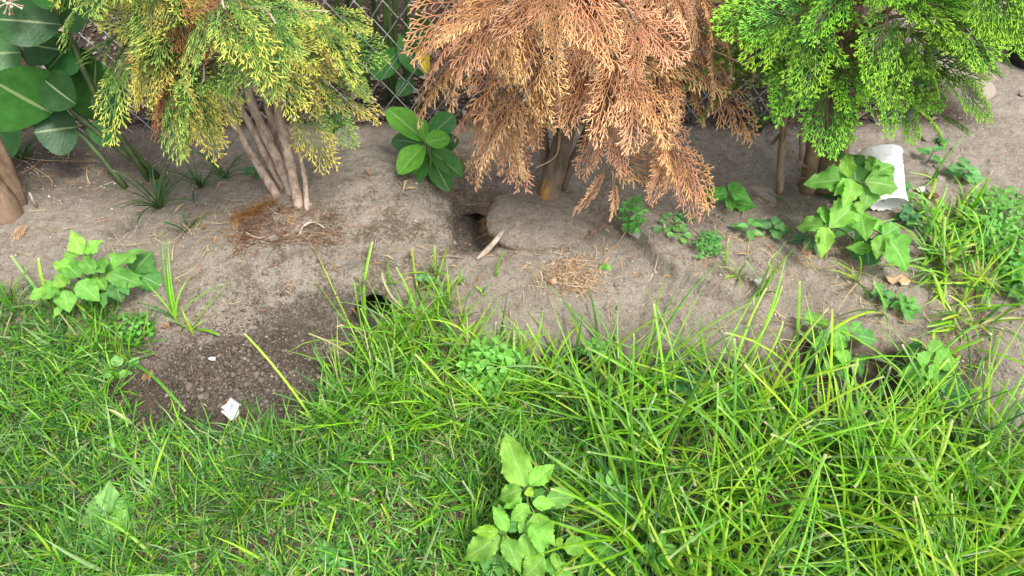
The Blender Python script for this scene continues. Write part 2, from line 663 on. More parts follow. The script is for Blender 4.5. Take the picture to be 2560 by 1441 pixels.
litter_shade = np.maximum(litter_shade, .8 * lawnm * (1 - sst(2380, 2560, pu)) * (1 - sst(.9, 1.1, 1.6 - np.hypot((pu - 590) / 300, (pv - 945) / 140))))  # same painted shade beneath the lawn, in the litter channel
litter_shade = np.maximum(litter_shade, .5 * (1 - sst(-1.05, -.85, gx)) * sst(1.5, 1.65, gy))
green = (1 - sst(.6, 1.2, np.hypot((pu - 1000) / 220, (pv - 560) / 150))) + (1 - sst(.6, 1.2, np.hypot((pu - 790) / 260, (pv - 720) / 90)))
gcol = np.stack([moist_shade, litter_shade, np.clip(green * .85 + .35, 0, 1)], -1).reshape(-1, 3)
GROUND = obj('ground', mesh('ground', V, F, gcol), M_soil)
GROUND['kind'] = 'structure'
GROUND['label'] = 'bare grey brown soil bed with burrow holes under the trees'
# quick look-up of the soil height for everything that stands on it
_tx, _ty, _ts = -2.0, .2, .004
_gx2, _gy2 = np.meshgrid(np.arange(1001) * _ts + _tx, np.arange(801) * _ts + _ty)
_TAB = HM(_gx2, _gy2)
HM_exact = HM


def HM(x, y):
    fx = np.clip((np.asarray(x, float) - _tx) / _ts, 0, 999.999)
    fy = np.clip((np.asarray(y, float) - _ty) / _ts, 0, 799.999)
    ix, iy = fx.astype(int), fy.astype(int)
    a, b_ = fx - ix, fy - iy
    return (_TAB[iy, ix] * (1 - a) + _TAB[iy, ix + 1] * a) * (1 - b_) + (_TAB[iy + 1, ix] * (1 - a) + _TAB[iy + 1, ix + 1] * a) * b_



# ------------------------------------------------------------------ shapes shared by many plants
rng = np.random.default_rng(5)
random.seed(5)


def leaf_mesh(name, prof, rows=14, cols=5, teeth=0, tooth=.0, fold=.12, droop=.12, wave=.0, seed=0, lobes=None):
    """unit leaf, base at 0, tip at y = 1, half width prof(t) (max .5)"""
    r = np.random.default_rng(seed)
    V, UV, F = [], [], []
    ph = r.random() * 6
    for i in range(rows + 1):
        t = i / rows
        w = prof(t)
        if teeth:
            tt = (t * teeth + .25 * math.sin(t * 9 + ph)) % 1.0
            w *= 1 + tooth * ((1 - tt) ** 1.5 - .5) * 1.6 * (1 if 0 < t < 1 else 0)
        for j in range(cols):
            s = (j / (cols - 1)) * 2 - 1
            x = s * w
            z = fold * abs(s) * w * 1.2 - droop * t * t + wave * math.sin(t * 11 + ph + s * 1.5) * s * s * w
            y = t - (.03 * abs(s) if teeth else 0)
            V.append((x, y, z))
            UV.append((s * .5 + .5, t))
    for i in range(rows):
        for j in range(cols - 1):
            a = i * cols + j
            F.append([a, a + 1, a + cols + 1, a + cols])
    return mesh(name, V, F, uv=UV)


ovate = lambda t: .5 * (max(0, math.sin(math.pi * min(1, t ** .74 * .985 + .01))) ** 1.05) * (1 if t < 1 else 0) + .004
oblong = lambda t: .5 * (max(0, math.sin(math.pi * (t * .985 + .01))) ** .62) + .002
roundl = lambda t: .5 * (max(0, 1 - (2 * t - 1) ** 2) ** .5) + .004
spoon = lambda t: .5 * (.12 if t < .35 else .12 + .88 * max(0, 1 - ((t - .7) / .32) ** 2) ** .6 if t < 1 else .02)
LEAF = {
    'weed': [leaf_mesh('weed_leaf_shape', ovate, 36, 7, 6 + k % 3, .12, .16, .02 + .09 * k, .20, k) for k in range(6)],
    'milk': [leaf_mesh('milkweed_leaf_shape', oblong, 14, 7, 0, 0, .14, .06 + .07 * k, .05, 10 + k) for k in range(3)],
    'round': [leaf_mesh('round_leaf_shape', roundl, 16, 7, 5, .10, .14, .10, .16, 20 + k) for k in range(3)],
    'spoon': [leaf_mesh('spoon_leaf_shape', spoon, 10, 5, 0, 0, .1, .10, .03, 30 + k) for k in range(2)],
    'lance': [leaf_mesh('lance_leaf_shape', lambda t: .5 * max(0, math.sin(math.pi * (t ** .8 * .98 + .01))) + .003, 10, 5, 0, 0, .16, .10, .03, 40 + k) for k in range(2)],
}


def clover_mesh(seed):
    """three heart shaped leaflets on a thread of a stalk; unit = leaf width"""
    r = np.random.default_rng(seed)
    V, UV, F = [], [], []
    for k in range(3):
        a = k * 2.094 + r.normal() * .1
        ca, sa = math.cos(a), math.sin(a)
        n0 = len(V)
        rows, cols = 6, 5
        for i in range(rows + 1):
            t = i / rows
            for j in range(cols):
                s = j / (cols - 1) * 2 - 1
                w = .27 * (t ** .7) * (1 - max(0, t - .8) * 1.2)
                y = .02 + .48 * t + .10 * t ** 3 * (abs(s) * 1.3 - .8 - .9 * max(0, abs(s) - .6))
                x = s * w
                z = .10 * abs(s) * t - .10 * t * t
                V.append((x * ca - y * sa, x * sa + y * ca, z))
                UV.append((s * .5 + .5, t))
        for i in range(rows):
            for j in range(cols - 1):
                q = n0 + i * cols + j
                F.append([q, q + 1, q + cols + 1, q + cols])
    n0 = len(V)
    tv, tf = tube([(0, 0, 0), (.05, .02, -.5), (.02, .0, -1.2)], .025, 3, False)
    V += [tuple(v) for v in tv]
    UV += [(.5, .2)] * len(tv)
    F += [[i + n0 for i in f] for f in tf]
    return mesh('clover_leaf_shape', V, F, uv=UV)


CLOVER = [clover_mesh(60 + k) for k in range(4)]


def spray_mesh(kind, seed):
    """one flat branching conifer spray: y along, x across, length 1; Col r = youth, g = wood"""
    r = np.random.default_rng(seed)
    Vs, Fs, Cs, n = [], [], [], 0

    def strip(P, w, tip, wood, nrm):
        nonlocal n
        P = np.asarray(P)
        T = np.gradient(P, axis=0)
        T /= np.linalg.norm(T, axis=1)[:, None] + 1e-9
        side = np.cross(T, nrm)
        side /= np.linalg.norm(side, axis=1)[:, None] + 1e-9
        up = np.cross(side, T)
        w = np.asarray(w)[:, None]
        k = len(P)
        V = np.stack([P - side * w, P + up * w * .55, P + side * w], 1).reshape(-1, 3)
        for i in range(k - 1):
            a = n + i * 3
            Fs.extend([[a, a + 3, a + 4, a + 1], [a + 1, a + 4, a + 5, a + 2], [a + 2, a + 5, a + 3, a]])
        c = np.stack([np.repeat(tip, 3), np.repeat(wood, 3), np.zeros(3 * k)], 1)
        Vs.append(V)
        Cs.append(c)
        n += 3 * k

    droop = {'thuja': .12, 'thread': .26, 'dead': .34}[kind]
    nside = {'thuja': 13, 'thread': 14, 'dead': 13}[kind]
    lmax = {'thuja': .52, 'thread': .46, 'dead': .46}[kind] * r.uniform(.8, 1.2)
    wid = {'thuja': .0100, 'thread': .0070, 'dead': .0068}[kind]
    curl = {'thuja': .25, 'thread': .45, 'dead': 1.25}[kind]
    bend = r.normal() * .10
    nrm = np.array([0, 0, 1.])

    def axis_pt(t):
        return np.array([bend * t * t + .012 * math.sin(9 * t + seed), t, -droop * t * t])
    Pm = np.array([axis_pt(t) for t in np.linspace(0, 1, 8)])
    s8 = np.linspace(0, 1, 8)
    strip(Pm, np.linspace(.011, .004, 8), s8 * .9, np.clip(1 - s8 * 1.7, 0, 1), nrm)
    for k in range(nside):
        t = .06 + .90 * (k + r.random() * .5) / nside
        sd = 1 if k % 2 else -1
        L1 = lmax * (min(1, (t + .18) / .38) ** .8) * (1 - t) ** .62 * r.uniform(.75, 1.15) + .05
        a0 = R(r.uniform(38, 52)) * (1 - .35 * t)
        P0 = axis_pt(t)
        q = np.linspace(0, 1, 5)
        ang = a0 - R(16) * q
        d = np.stack([sd * np.sin(ang), np.cos(ang), -.25 * droop * 2 * q - (.35 * q * q if kind == 'dead' else .08 * q)], 1)
        P1 = P0 + np.concatenate([[np.zeros(3)], np.cumsum(d[:-1] * L1 / 4, 0)])
        base_t = .15 + .5 * t
        strip(P1, np.linspace(wid * .8, wid * .7, 5), base_t + (1 - base_t) * q * .85, np.clip(.55 - q - t * .5, 0, 1), nrm)
        m = max(2, int(L1 / (.060 if kind == 'thuja' else .050)))
        for j in range(m):
            f = .12 + .86 * (j + r.random() * .4) / m
            i0 = min(int(f * 4), 3)
            Pb = P1[i0] + (P1[i0 + 1] - P1[i0]) * (f * 4 - i0)
            T1 = P1[i0 + 1] - P1[i0]
            th = math.atan2(T1[0], T1[1])
            s2 = 1 if j % 2 else -1
            L2 = min(.19, .07 + L1 * .34) * (1 - .45 * f) * r.uniform(.7, 1.2)
            q2 = np.linspace(0, 1, 4)
            a2 = th + s2 * R(r.uniform(26, 44)) * (1 - .45 * q2)
            cz = -curl * q2 * r.uniform(.5, 1.3)
            d2 = np.stack([np.sin(a2), np.cos(a2), cz], 1)
            d2 /= np.linalg.norm(d2, axis=1)[:, None]
            P2 = Pb + np.concatenate([[np.zeros(3)], np.cumsum(d2[:-1] * L2 / 3, 0)])
            b2 = base_t + (1 - base_t) * f * .8
            strip(P2, np.array([.75, 1, 1.0, .40 if kind != 'thuja' else .80]) * wid, np.clip(b2 - .25 + .65 * q2, 0, 1), np.zeros(4), nrm)
            # forked tip
            for s3 in ((-1, 1) if kind == 'thuja' else (r.choice([-1, 1]),)):
                if L2 < .035 and s3 > 0:
                    continue
                a3 = a2[2] + s3 * R(r.uniform(26, 42))
                L3 = L2 * r.uniform(.28, .48)
                d3 = np.array([math.sin(a3), math.cos(a3), -curl * .6])
                d3 /= np.linalg.norm(d3)
                Pq = P2[1] + (P2[2] - P2[1]) * r.random()
                strip([Pq, Pq + d3 * L3 * .6, Pq + d3 * L3], np.array([.7, 1, .7]) * wid, np.clip(np.array([b2 + .1, b2 + .3, 1]), 0, 1), np.zeros(3), nrm)
    return mesh(kind + '_spray_shape', np.concatenate(Vs), Fs, np.concatenate(Cs))


SPRAY = {k: [spray_mesh(k, 100 + 17 * i + len(k)) for i in range(12)] for k in ('thuja', 'thread', 'dead')}


# ------------------------------------------------------------------ conifers
def branch_path(A, B, sag, n=7):
    A, B = np.array(A), np.array(B)
    t = np.linspace(0, 1, n)[:, None]
    P = A + (B - A) * t
    P[:, 2] += (sag * 4 * t * (1 - t))[:, 0]
    return P


def conifer(root, mat, bark, sprays, axis_fn, rad_fn, zlo, zhi, nb, per, size, droop, tint_fn, seed, extra=(), lift=.10, fan=1.0):
    """branches round an axis, each with its own sprays (tree > branch > spray)"""
    r = np.random.default_rng(seed)
    L = np.array(root.location)
    jobs = []
    for k in range(nb):
        az = k * 2.39996 + r.normal() * .25
        f = (k + .5) / nb
        z = zlo + (zhi - zlo) * (f ** 1.15)
        rad = rad_fn(z, az) * r.uniform(.72, 1.08)
        A = np.array(axis_fn(z - .02)) + np.array([math.cos(az), math.sin(az), 0]) * .02
        e = np.array(axis_fn(z)) + np.array([math.cos(az) * rad, math.sin(az) * rad, r.uniform(-.04, .03)])
        jobs.append((A, e, lift * rad, per))
    for A, e, sag, n in extra:
        jobs.append((np.array(A), np.array(e), sag, n))
    cnt = 0
    for A, e, sag, n in jobs:
        P = branch_path(A, e, sag, 8)
        P[1:-1] += r.normal(0, .006, (6, 3))
        V, F = tube(P, np.linspace(.0062, .0018, 8), 5)
        bo = obj('branch', mesh('branch', V - L, F), bark, root)
        for j in range(n):
            t = .30 + .70 * (j + .5 * r.random()) / max(1, n - .5) if n > 1 else .95
            t = min(t, .985)
            i0 = min(int(t * 7), 6)
            Pb = P[i0] + (P[i0 + 1] - P[i0]) * (t * 7 - i0)
            T = P[min(i0 + 1, 7)] - P[max(i0 - 1, 0)]
            T /= np.linalg.norm(T)
            sd = (1 if j % 2 else -1) * r.uniform(.25, .75) * fan * (1 if j < n - 1 else .3)
            lat = np.cross(T, [0, 0, 1.])
            lat /= np.linalg.norm(lat) + 1e-9
            out = np.array([T[0], T[1], 0])
            out /= np.linalg.norm(out) + 1e-9
            d = T * .9 + lat * sd + np.array([0, 0, -droop * r.uniform(.5, 1.5)])
            d /= np.linalg.norm(d)
            sz = size * r.uniform(.60, 1.28)
            B = Vector(Pb)
            upv = Vector(out * r.uniform(.2, .9) + np.array([0, 0, .75]) + lat * r.normal() * .45)
            mt = frame(B, B + Vector(d) * sz, sz * r.uniform(.85, 1.15), upv)
            c = tint_fn(r, B, t)
            obj('spray', sprays[cnt % len(sprays)], mat, bo, mtx=Matrix.Translation(-Vector(L)) @ mt, color=c)
            cnt += 1
    return cnt


def trunk(root, name, bark, pts, rads, n=14, sides=10, jit=.10, seed=1, patch=None, label=None):
    r = np.random.default_rng(seed)
    P = smooth_path(pts, n)
    rr = np.interp(np.linspace(0, 1, n), np.linspace(0, 1, len(rads)), rads)
    rr = rr * (1 + .06 * r.normal(size=n))
    V, F = tube(P, rr, sides, True, jit, r)
    c = None
    if patch is not None:
        c = np.zeros((len(V), 3))
        d = np.linalg.norm((V - np.array(patch[0])) / np.array(patch[1]), axis=1)
        c[:, 0] = np.clip(1.6 - d * 1.6, 0, 1)
    o = obj(name, mesh(name, V - np.array(root.location), F, c), bark, root)
    if label:
        o['label'] = label
    return o


print('trees')
YT = 1.515
# --- left tree: yellowing, five bare stems
b = ground(735, 512)
LT = thing('conifer_tree', 'yellow and green conifer with a bundle of bare scaly stems', 'tree', b)
LTa = lambda z: (-.60 - .16 * min(max(z, 0), .5), YT + .0, z)
for i, (pts, rad) in enumerate([
    (((712, 520), (655, 430), (600, 335), (560, 250), (500, 60)), (0.0126, 0.0105, 0.0097, 0.0084, 0.0059)),
    (((730, 508), (680, 420), (632, 325), (590, 240), (560, 60)), (0.0105, 0.0097, 0.0088, 0.0084, 0.0059)),
    (((738, 512), (700, 410), (660, 330), (622, 230), (600, 40)), (0.0139, 0.0122, 0.0109, 0.0101, 0.0067)),
    (((750, 505), (722, 420), (690, 340), (665, 240), (650, 40)), (0.0105, 0.0101, 0.0092, 0.0084, 0.0067)),
    (((750, 528), (732, 440), (712, 350), (695, 260), (690, 40)), (0.0147, 0.0130, 0.0122, 0.0109, 0.0076)),
    (((768, 528), (762, 450), (750, 390), (738, 300), (745, 120)), (0.0071, 0.0059, 0.0052, 0.0042, 0.0029)),
]):
    ys = [YT + (.02, .045, .03, .05, -.005, -.02)[i] + (-.065, -.025, .02, .03, .04)[k] for k in range(5)]
    trunk(LT, 'trunk', M_barkL, [AT(u, v, y) for (u, v), y in zip(pts, ys)], rad, 30, 12, .30, 200 + i)


def tint_yel(r, B, t):
    if r.random() < .07:
        return (1, 1, 1, .0)
    k = r.random()
    side = (B.x + .75) * 1.0
    if k < .45:
        return (1.05, 1.0, .9, 1)
    if k < .75:
        return (.62, .86, .9, 1)
    return (1.15, .95, 1.1, .85)


extraL = [
    (AT(690, 210, 1.50), AT(800, 225, 1.42), .03, 4), (AT(700, 160, 1.5), AT(840, 150, 1.45), .03, 4),
    (AT(640, 120, 1.5), AT(820, 30, 1.46), .03, 5), (AT(590, 170, 1.45), AT(500, 235, 1.30), .05, 5),
    (AT(560, 150, 1.45), AT(410, 205, 1.32), .05, 5), (AT(560, 110, 1.45), AT(380, 100, 1.34), .05, 6),
    (AT(560, 40, 1.45), AT(365, -10, 1.34), .05, 6), (AT(590, 170, 1.45), AT(440, 250, 1.30), .05, 5),
    (AT(640, 130, 1.45), AT(670, 120, 1.28), .05, 4), (AT(620, 100, 1.45), AT(690, 60, 1.24), .05, 5),
    (AT(580, 60, 1.45), AT(560, 20, 1.20), .05, 5), (AT(680, 220, 1.5), AT(740, 235, 1.44), .02, 2),
]
nL = conifer(LT, M_yel, M_barkL, SPRAY['thread'], LTa, lambda z, a: .205 - .05 * max(0, z - .6), .47, 1.05, 38, 5, .145, .50, tint_yel, 7, extraL)

# --- dead tree
b = ground(1362, 512)
DT = thing('conifer_tree', 'dead conifer with dry orange brown foliage and scarred trunk base', 'tree', b)
DTa = lambda z: (.085 + .12 * min(max(z, 0), .6), 1.56 + .05 * z, z)
tb = AT(1368, 498, 1.535)
trunk(DT, 'trunk', M_barkD, [AT(1352, 545, 1.53), AT(1366, 500, 1.54), AT(1385, 440, 1.55), AT(1412, 330, 1.56), AT(1450, 160, 1.58), AT(1480, -40, 1.6), AT(1490, -240, 1.6)],
      (.037, .034, .030, .026, .022, .018, .012), 24, 14, .14, 300, (AT(1362, 490, 1.505), (.014, .05, .050)), 'grey brown trunk with bark stripped to orange wood at its foot')
trunk(DT, 'trunk', M_barkD, [AT(1372, 470, 1.575), AT(1362, 380, 1.59), AT(1358, 260, 1.6), AT(1372, 100, 1.62), AT(1400, -100, 1.62)], (.015, .014, .012, .010, .008), 14, 8, .12, 301)
trunk(DT, 'trunk', M_barkD, [AT(1395, 480, 1.58), AT(1440, 390, 1.60), AT(1478, 300, 1.61), AT(1500, 150, 1.62), AT(1510, -60, 1.62)], (.016, .014, .012, .011, .009), 14, 8, .12, 302)


def tint_dead(r, B, t):
    k = r.uniform(.72, 1.12)
    return (k, k * r.uniform(.86, 1.05), k * r.uniform(.8, 1.15), 1)


extraD = [
    (AT(1420, 230, 1.52), AT(1530, 330, 1.32), .05, 5), (AT(1480, 340, 1.36), AT(1530, 470, 1.26), .02, 3),
    (AT(1430, 220, 1.52), AT(1650, 340, 1.32), .05, 6), (AT(1610, 330, 1.36), AT(1710, 385, 1.28), .01, 4),
    (AT(1450, 150, 1.54), AT(1700, 190, 1.38), .06, 6), (AT(1450, 80, 1.54), AT(1770, 90, 1.42), .05, 6),
    (AT(1455, 20, 1.54), AT(1760, -20, 1.42), .05, 6), (AT(1400, 200, 1.54), AT(1290, 250, 1.36), .05, 5),
    (AT(1390, 200, 1.54), AT(1220, 270, 1.40), .05, 6), (AT(1400, 150, 1.54), AT(1150, 130, 1.42), .05, 6),
    (AT(1400, 70, 1.54), AT(1170, 40, 1.42), .05, 6), (AT(1400, 20, 1.54), AT(1160, -40, 1.42), .05, 6),
    (AT(1400, 90, 1.5), AT(1250, 50, 1.26), .07, 7), (AT(1420, 0, 1.5), AT(1400, -20, 1.22), .07, 6),
    (AT(1430, 90, 1.5), AT(1590, 60, 1.26), .07, 6), (AT(1430, 130, 1.52), AT(1440, 180, 1.40), .03, 3),
    (AT(1420, 160, 1.5), AT(1580, 200, 1.28), .06, 6), (AT(1380, 260, 1.52), AT(1235, 325, 1.42), .02, 4),
    (AT(1390, 130, 1.5), AT(1330, 130, 1.28), .06, 5), (AT(1420, 220, 1.5), AT(1620, 260, 1.36), .04, 4),
    (AT(1460, 110, 1.54), AT(1800, 150, 1.44), .05, 5), (AT(1460, 40, 1.54), AT(1850, 60, 1.46), .05, 5), (AT(1500, 160, 1.54), AT(1790, 215, 1.44), .04, 4),
]
nD = conifer(DT, M_dead, M_barkD, SPRAY['dead'], DTa, lambda z, a: .32 - .08 * max(0, z - .5), .50, 1.05, 26, 5, .150, .70, tint_dead, 11, extraD, fan=1.5)

M_twig = bark_material('bare_twig', (.26, .15, .085), (.50, .34, .22), (1, 1, .4), 60)
for i, pts in enumerate([((1452, 240), (1560, 200), (1690, 130)), ((1440, 260), (1530, 290), (1600, 350)), ((1400, 260), (1330, 330), (1300, 400)), ((1460, 150), (1540, 90), (1640, 95)), ((1420, 300), (1490, 330), (1560, 420)),
                         ((1380, 200), (1290, 190), (1180, 240)), ((1470, 60), (1560, 30), (1700, 50)), ((1400, 330), (1390, 390), (1340, 420)), ((1440, 200), (1500, 170), (1520, 60)), ((1620, 110), (1760, 120), (1885, 175)),
                         ((1420, 240), (1480, 260), (1500, 380)), ((1390, 120), (1240, 70), (1120, 130))]):
    trunk(DT, 'twig', M_twig, [AT(u, v, 1.50 - .07 * k) for k, (u, v) in enumerate(pts)], (.0040, .0022, .0012), 10, 5, .15, 370 + i)

# --- right tree: healthy
b = ground(2060, 462)
RT = thing('conifer_tree', 'bright green healthy conifer with smooth brown trunks beside the cup', 'tree', b)
YR = 1.60
RTa = lambda z: (.86 + .10 * min(max(z, 0), .6), YR, z)
trunk(RT, 'trunk', M_barkR, [AT(2068, 470, YR - .02), AT(2072, 410, YR), AT(2085, 340, YR), AT(2110, 200, YR + .01), AT(2130, 0, YR + .02), AT(2140, -200, YR + .02)], (.047, .043, .040, .034, .026, .018), 18, 14, .07, 310)
trunk(RT, 'trunk', M_barkR, [AT(2018, 478, YR - .05), AT(2026, 410, YR - .045), AT(2044, 310, YR - .04), AT(2060, 200, YR - .03), AT(2075, 40, YR)], (.020, .0185, .0185, .016, .012), 16, 10, .10, 311)
trunk(RT, 'trunk', M_barkR, [AT(1949, 482, YR - .08), AT(1951, 420, YR - .075), AT(1957, 330, YR - .07), AT(1970, 220, YR - .06), AT(1990, 80, YR - .04)], (.0105, .0095, .0085, .0075, .005), 14, 8, .14, 312)
for i, pts in enumerate([((2015, 418), (1995, 402), (1982, 378)), ((2012, 445), (1990, 446)), ((1928, 362), (1965, 320), (2005, 282)), ((2002, 400), (2003, 330), (2012, 270))]):
    trunk(RT, 'twig', M_barkR, [AT(u, v, YR - .06) for u, v in pts], (.004, .0025), 6, 6, .1, 320 + i)


def tint_grn(r, B, t):
    k = r.uniform(.8, 1.1)
    return (k * r.uniform(.75, 1.1), k, k * r.uniform(.7, 1.2), 1 if r.random() > .02 else .2)


extraR = [
    (AT(2060, 160, 1.55), AT(1900, 170, 1.46), .04, 5), (AT(2060, 90, 1.55), AT(1860, 90, 1.46), .04, 5), (AT(2060, 10, 1.55), AT(1880, -10, 1.46), .04, 5),
    (AT(2080, 160, 1.5), AT(2070, 190, 1.34), .05, 5), (AT(2100, 150, 1.5), AT(2220, 200, 1.36), .05, 6), (AT(2120, 110, 1.5), AT(2310, 140, 1.40), .05, 6),
    (AT(2120, 180, 1.52), AT(2260, 250, 1.46), .03, 4), (AT(2130, 150, 1.55), AT(2390, 200, 1.50), .03, 5), (AT(2100, 230, 1.54), AT(2120, 265, 1.46), .03, 4),
    (AT(2130, 80, 1.55), AT(2420, 80, 1.50), .04, 6), (AT(2140, 10, 1.55), AT(2440, -20, 1.52), .04, 6), (AT(2090, 70, 1.5), AT(2040, 60, 1.30), .05, 5),
    (AT(2120, 30, 1.5), AT(2230, 20, 1.30), .05, 6), (AT(2110, -20, 1.5), AT(2120, -40, 1.26), .05, 6), (AT(2060, 140, 1.52), AT(1980, 140, 1.36), .05, 5),
    (AT(2060, 70, 1.52), AT(1950, 30, 1.34), .05, 5), (AT(2120, 100, 1.5), AT(2360, 30, 1.36), .05, 6), (AT(2130, 190, 1.56), AT(2350, 280, 1.54), .02, 3),
]
nR = conifer(RT, M_grn, M_barkR, SPRAY['thuja'], RTa, lambda z, a: .30 - .06 * max(0, z - .45), .50, 1.05, 36, 5, .140, .16, tint_grn, 13, extraR)
# low sprig at the foot of the second trunk
b0 = ground(2012, 470)
sp_ = trunk(RT, 'branch', M_barkR, [b0 + Vector((0, 0, .005)), b0 + Vector((.02, -.02, .03))], (.004, .002), 4, 5, .1, 330)
for k in range(7):
    a = -2.6 + k * .42
    B = b0 + Vector((.015 * k / 3 - .01, -.01, .02))
    T = B + Vector((math.cos(a) * .055 + .03, math.sin(a) * .045, .006 + .012 * (k % 3)))
    obj('spray', SPRAY['thuja'][k % 7], M_grn, sp_, mtx=Matrix.Translation(-RT.location) @ frame(B, T, .06), color=(.55, .6, .6, 1))
print('sprays', nL, nD, nR)

# --- shrub trunk cut by the left edge of the picture
b = ground(15, 540)
ST = thing('shrub', 'brown shrub trunks cut by the left edge of the picture', 'shrub', b)
trunk(ST, 'trunk', M_barkR, [AT(22, 560, 1.50), AT(8, 500, 1.51), AT(-40, 440, 1.52), AT(-90, 350, 1.53), AT(-140, 200, 1.54), AT(-170, 0, 1.55)], (.038, .032, .027, .025, .022, .018), 22, 12, .26, 340)
trunk(ST, 'trunk', M_barkR, [AT(52, 530, 1.55), AT(38, 480, 1.56), AT(14, 420, 1.57), AT(-14, 350, 1.58), AT(-60, 220, 1.6), AT(-80, 40, 1.62)], (.024, .021, .019, .017, .015, .012), 16, 10, .12, 341)
# a few leafy sprays high up where the frame ends
# ------------------------------------------------------------------ chain link fence
print('fence')
FY = 1.885
FN = thing('chain_link_fence', 'grey galvanised chain link fence standing behind the trees', 'fence', (0, FY, -.04))
dx_, dz_ = .038, .048


def wire_mesh(flip):
    P = []
    n = 30
    for k in range(n):
        o = (k % 2) ^ flip
        zc = k * dz_
        xx = dx_ if o else 0
        ins = -.003 if o else .003
        P += [(xx + ins * 1.2, -.0025 if k % 2 else .0025, zc - .003), (xx - ins * .2, .0, zc), (xx + ins * 1.2, .0025 if k % 2 else -.0025, zc + .003)]
    V, F = tube(P, .0019, 5)
    return mesh('wire', V, F)


WM = [wire_mesh(0), wire_mesh(1)]
for i, k in enumerate(range(-38, 31)):
    obj('wire', WM[k % 2], M_wire, FN, loc=(k * dx_, .004 * math.sin(k * .5), -.004))
pv_, pf_ = tube([(0, 0, -.3), (0, 0, 1.45)], .025, 16)
obj('post', mesh('post', pv_, pf_), M_wire, FN, loc=(31.3 * dx_, .03, 0))
rv_, rf_ = tube([(-38 * dx_ - .3, .03, 1.42), (31.3 * dx_, .03, 1.42)], .018, 12)
obj('top_rail', mesh('top_rail', rv_, rf_), M_wire, FN)

# ------------------------------------------------------------------ root balls of the two nearer trees
def root_plate(root, name, cx, cy, rx, ry, zc, th, seed, tiltx=0.0, mossy=.4):
    """the lifted top of a pot bound root ball: a thick rough disc with an undercut rim"""
    r = np.random.default_rng(seed)
    na, V, F, C = 72, [], [], []
    rings = [(0.0, 0), (.15, 0), (.3, 0), (.45, 0), (.6, 0), (.72, 0), (.82, 0), (.9, -.04), (.96, -.13), (1.0, -.34), (.985, -.62), (.93, -.9), (.80, -1.15), (.55, -1.2)]
    a = np.linspace(0, 2 * np.pi, na, endpoint=False)
    wob = 1 + .16 * fbm(np.cos(a) * 1.6 + 4, np.sin(a) * 1.6 + seed, seed, 4) + .014 * r.normal(size=na)
    for q, dz in rings:
        x, y = cx + np.cos(a) * rx * q * wob, cy + np.sin(a) * ry * q * wob
        z = zc + dz * th + .012 * (1 - q * q) + tiltx * (x - cx) + .010 * fbm(x * 30, y * 30, seed + 3, 4) - .06 * np.clip(x - cx - .03, 0, 1) - .05 * np.clip(y - cy - .03, 0, 1)
        V.append(np.stack([x, y, z], 1))
        C.append(np.stack([np.full(na, .9 if dz < -.3 else .0), np.zeros(na), np.full(na, mossy)], 1))
    V = np.concatenate(V)
    n = len(rings)
    for i in range(n - 1):
        for j in range(na):
            k = (j + 1) % na
            F.append([i * na + j, i * na + k, (i + 1) * na + k, (i + 1) * na + j])
    return obj(name, mesh(name, V - np.array(root.location), F, np.concatenate(C)), M_soil, root)


def fibres(root_or_none, name, pts, dirs, lens, rad, cols, n=4, seed=0, sag=.4, label=None, parent_loc=None):
    r = np.random.default_rng(seed)
    mb = MB()
    for p, d, L, c in zip(pts, dirs, lens, cols):
        P = [np.array(p)]
        d = np.array(d, float)
        d /= np.linalg.norm(d) + 1e-9
        for k in range(n):
            d = d + r.normal(0, .28, 3) + np.array([0, 0, -sag * .3])
            d /= np.linalg.norm(d)
            P.append(P[-1] + d * L / n)
        V, F = tube(P, np.linspace(rad, rad * .5, n + 1), 3, False)
        mb.add(V, F, c)
    return mb


RB = root_plate(DT, 'root_ball', DISC[0], DISC[1], .146, .128, .013, .046, 51, .0)
RB['label'] = 'round flat top of the lifted root ball'
r = np.random.default_rng(52)
pp, dd, ll, cc = [], [], [], []
for k in range(420):
    a = r.uniform(2.35, 5.1) if r.random() < .9 else r.uniform(1.8, 5.6)
    q = r.uniform(.93, 1.01)
    pp.append((DISC[0] + math.cos(a) * .146 * q, DISC[1] + math.sin(a) * .128 * q, r.uniform(-.035, .012)))
    dd.append((math.cos(a), math.sin(a), r.uniform(-1.2, .5)))
    ll.append(r.uniform(.008, .032))
    cc.append([(.34, .17, .075), (.22, .12, .06), (.13, .085, .055), (.42, .30, .19)][r.integers(4)])
for k in range(260):
    a, q = r.uniform(0, 6.28), r.uniform(.1, .95) ** .5
    x, y = DISC[0] + math.cos(a) * .146 * q, DISC[1] + math.sin(a) * .128 * q
    pp.append((x, y, .018 + .012 * (1 - q * q)))
    dd.append((math.cos(a * 3), math.sin(a * 3), -.05))
    ll.append(r.uniform(.008, .022))
    cc.append((.27, .20, .13))
mb = fibres(None, 'root_hairs', pp, dd, ll, .0006, cc, 4, 53, .5)
o = obj('root_hairs', mb.mesh('root_hairs', off=DT.location), M_dry, RB)
o.parent = RB
o['kind'] = 'stuff'

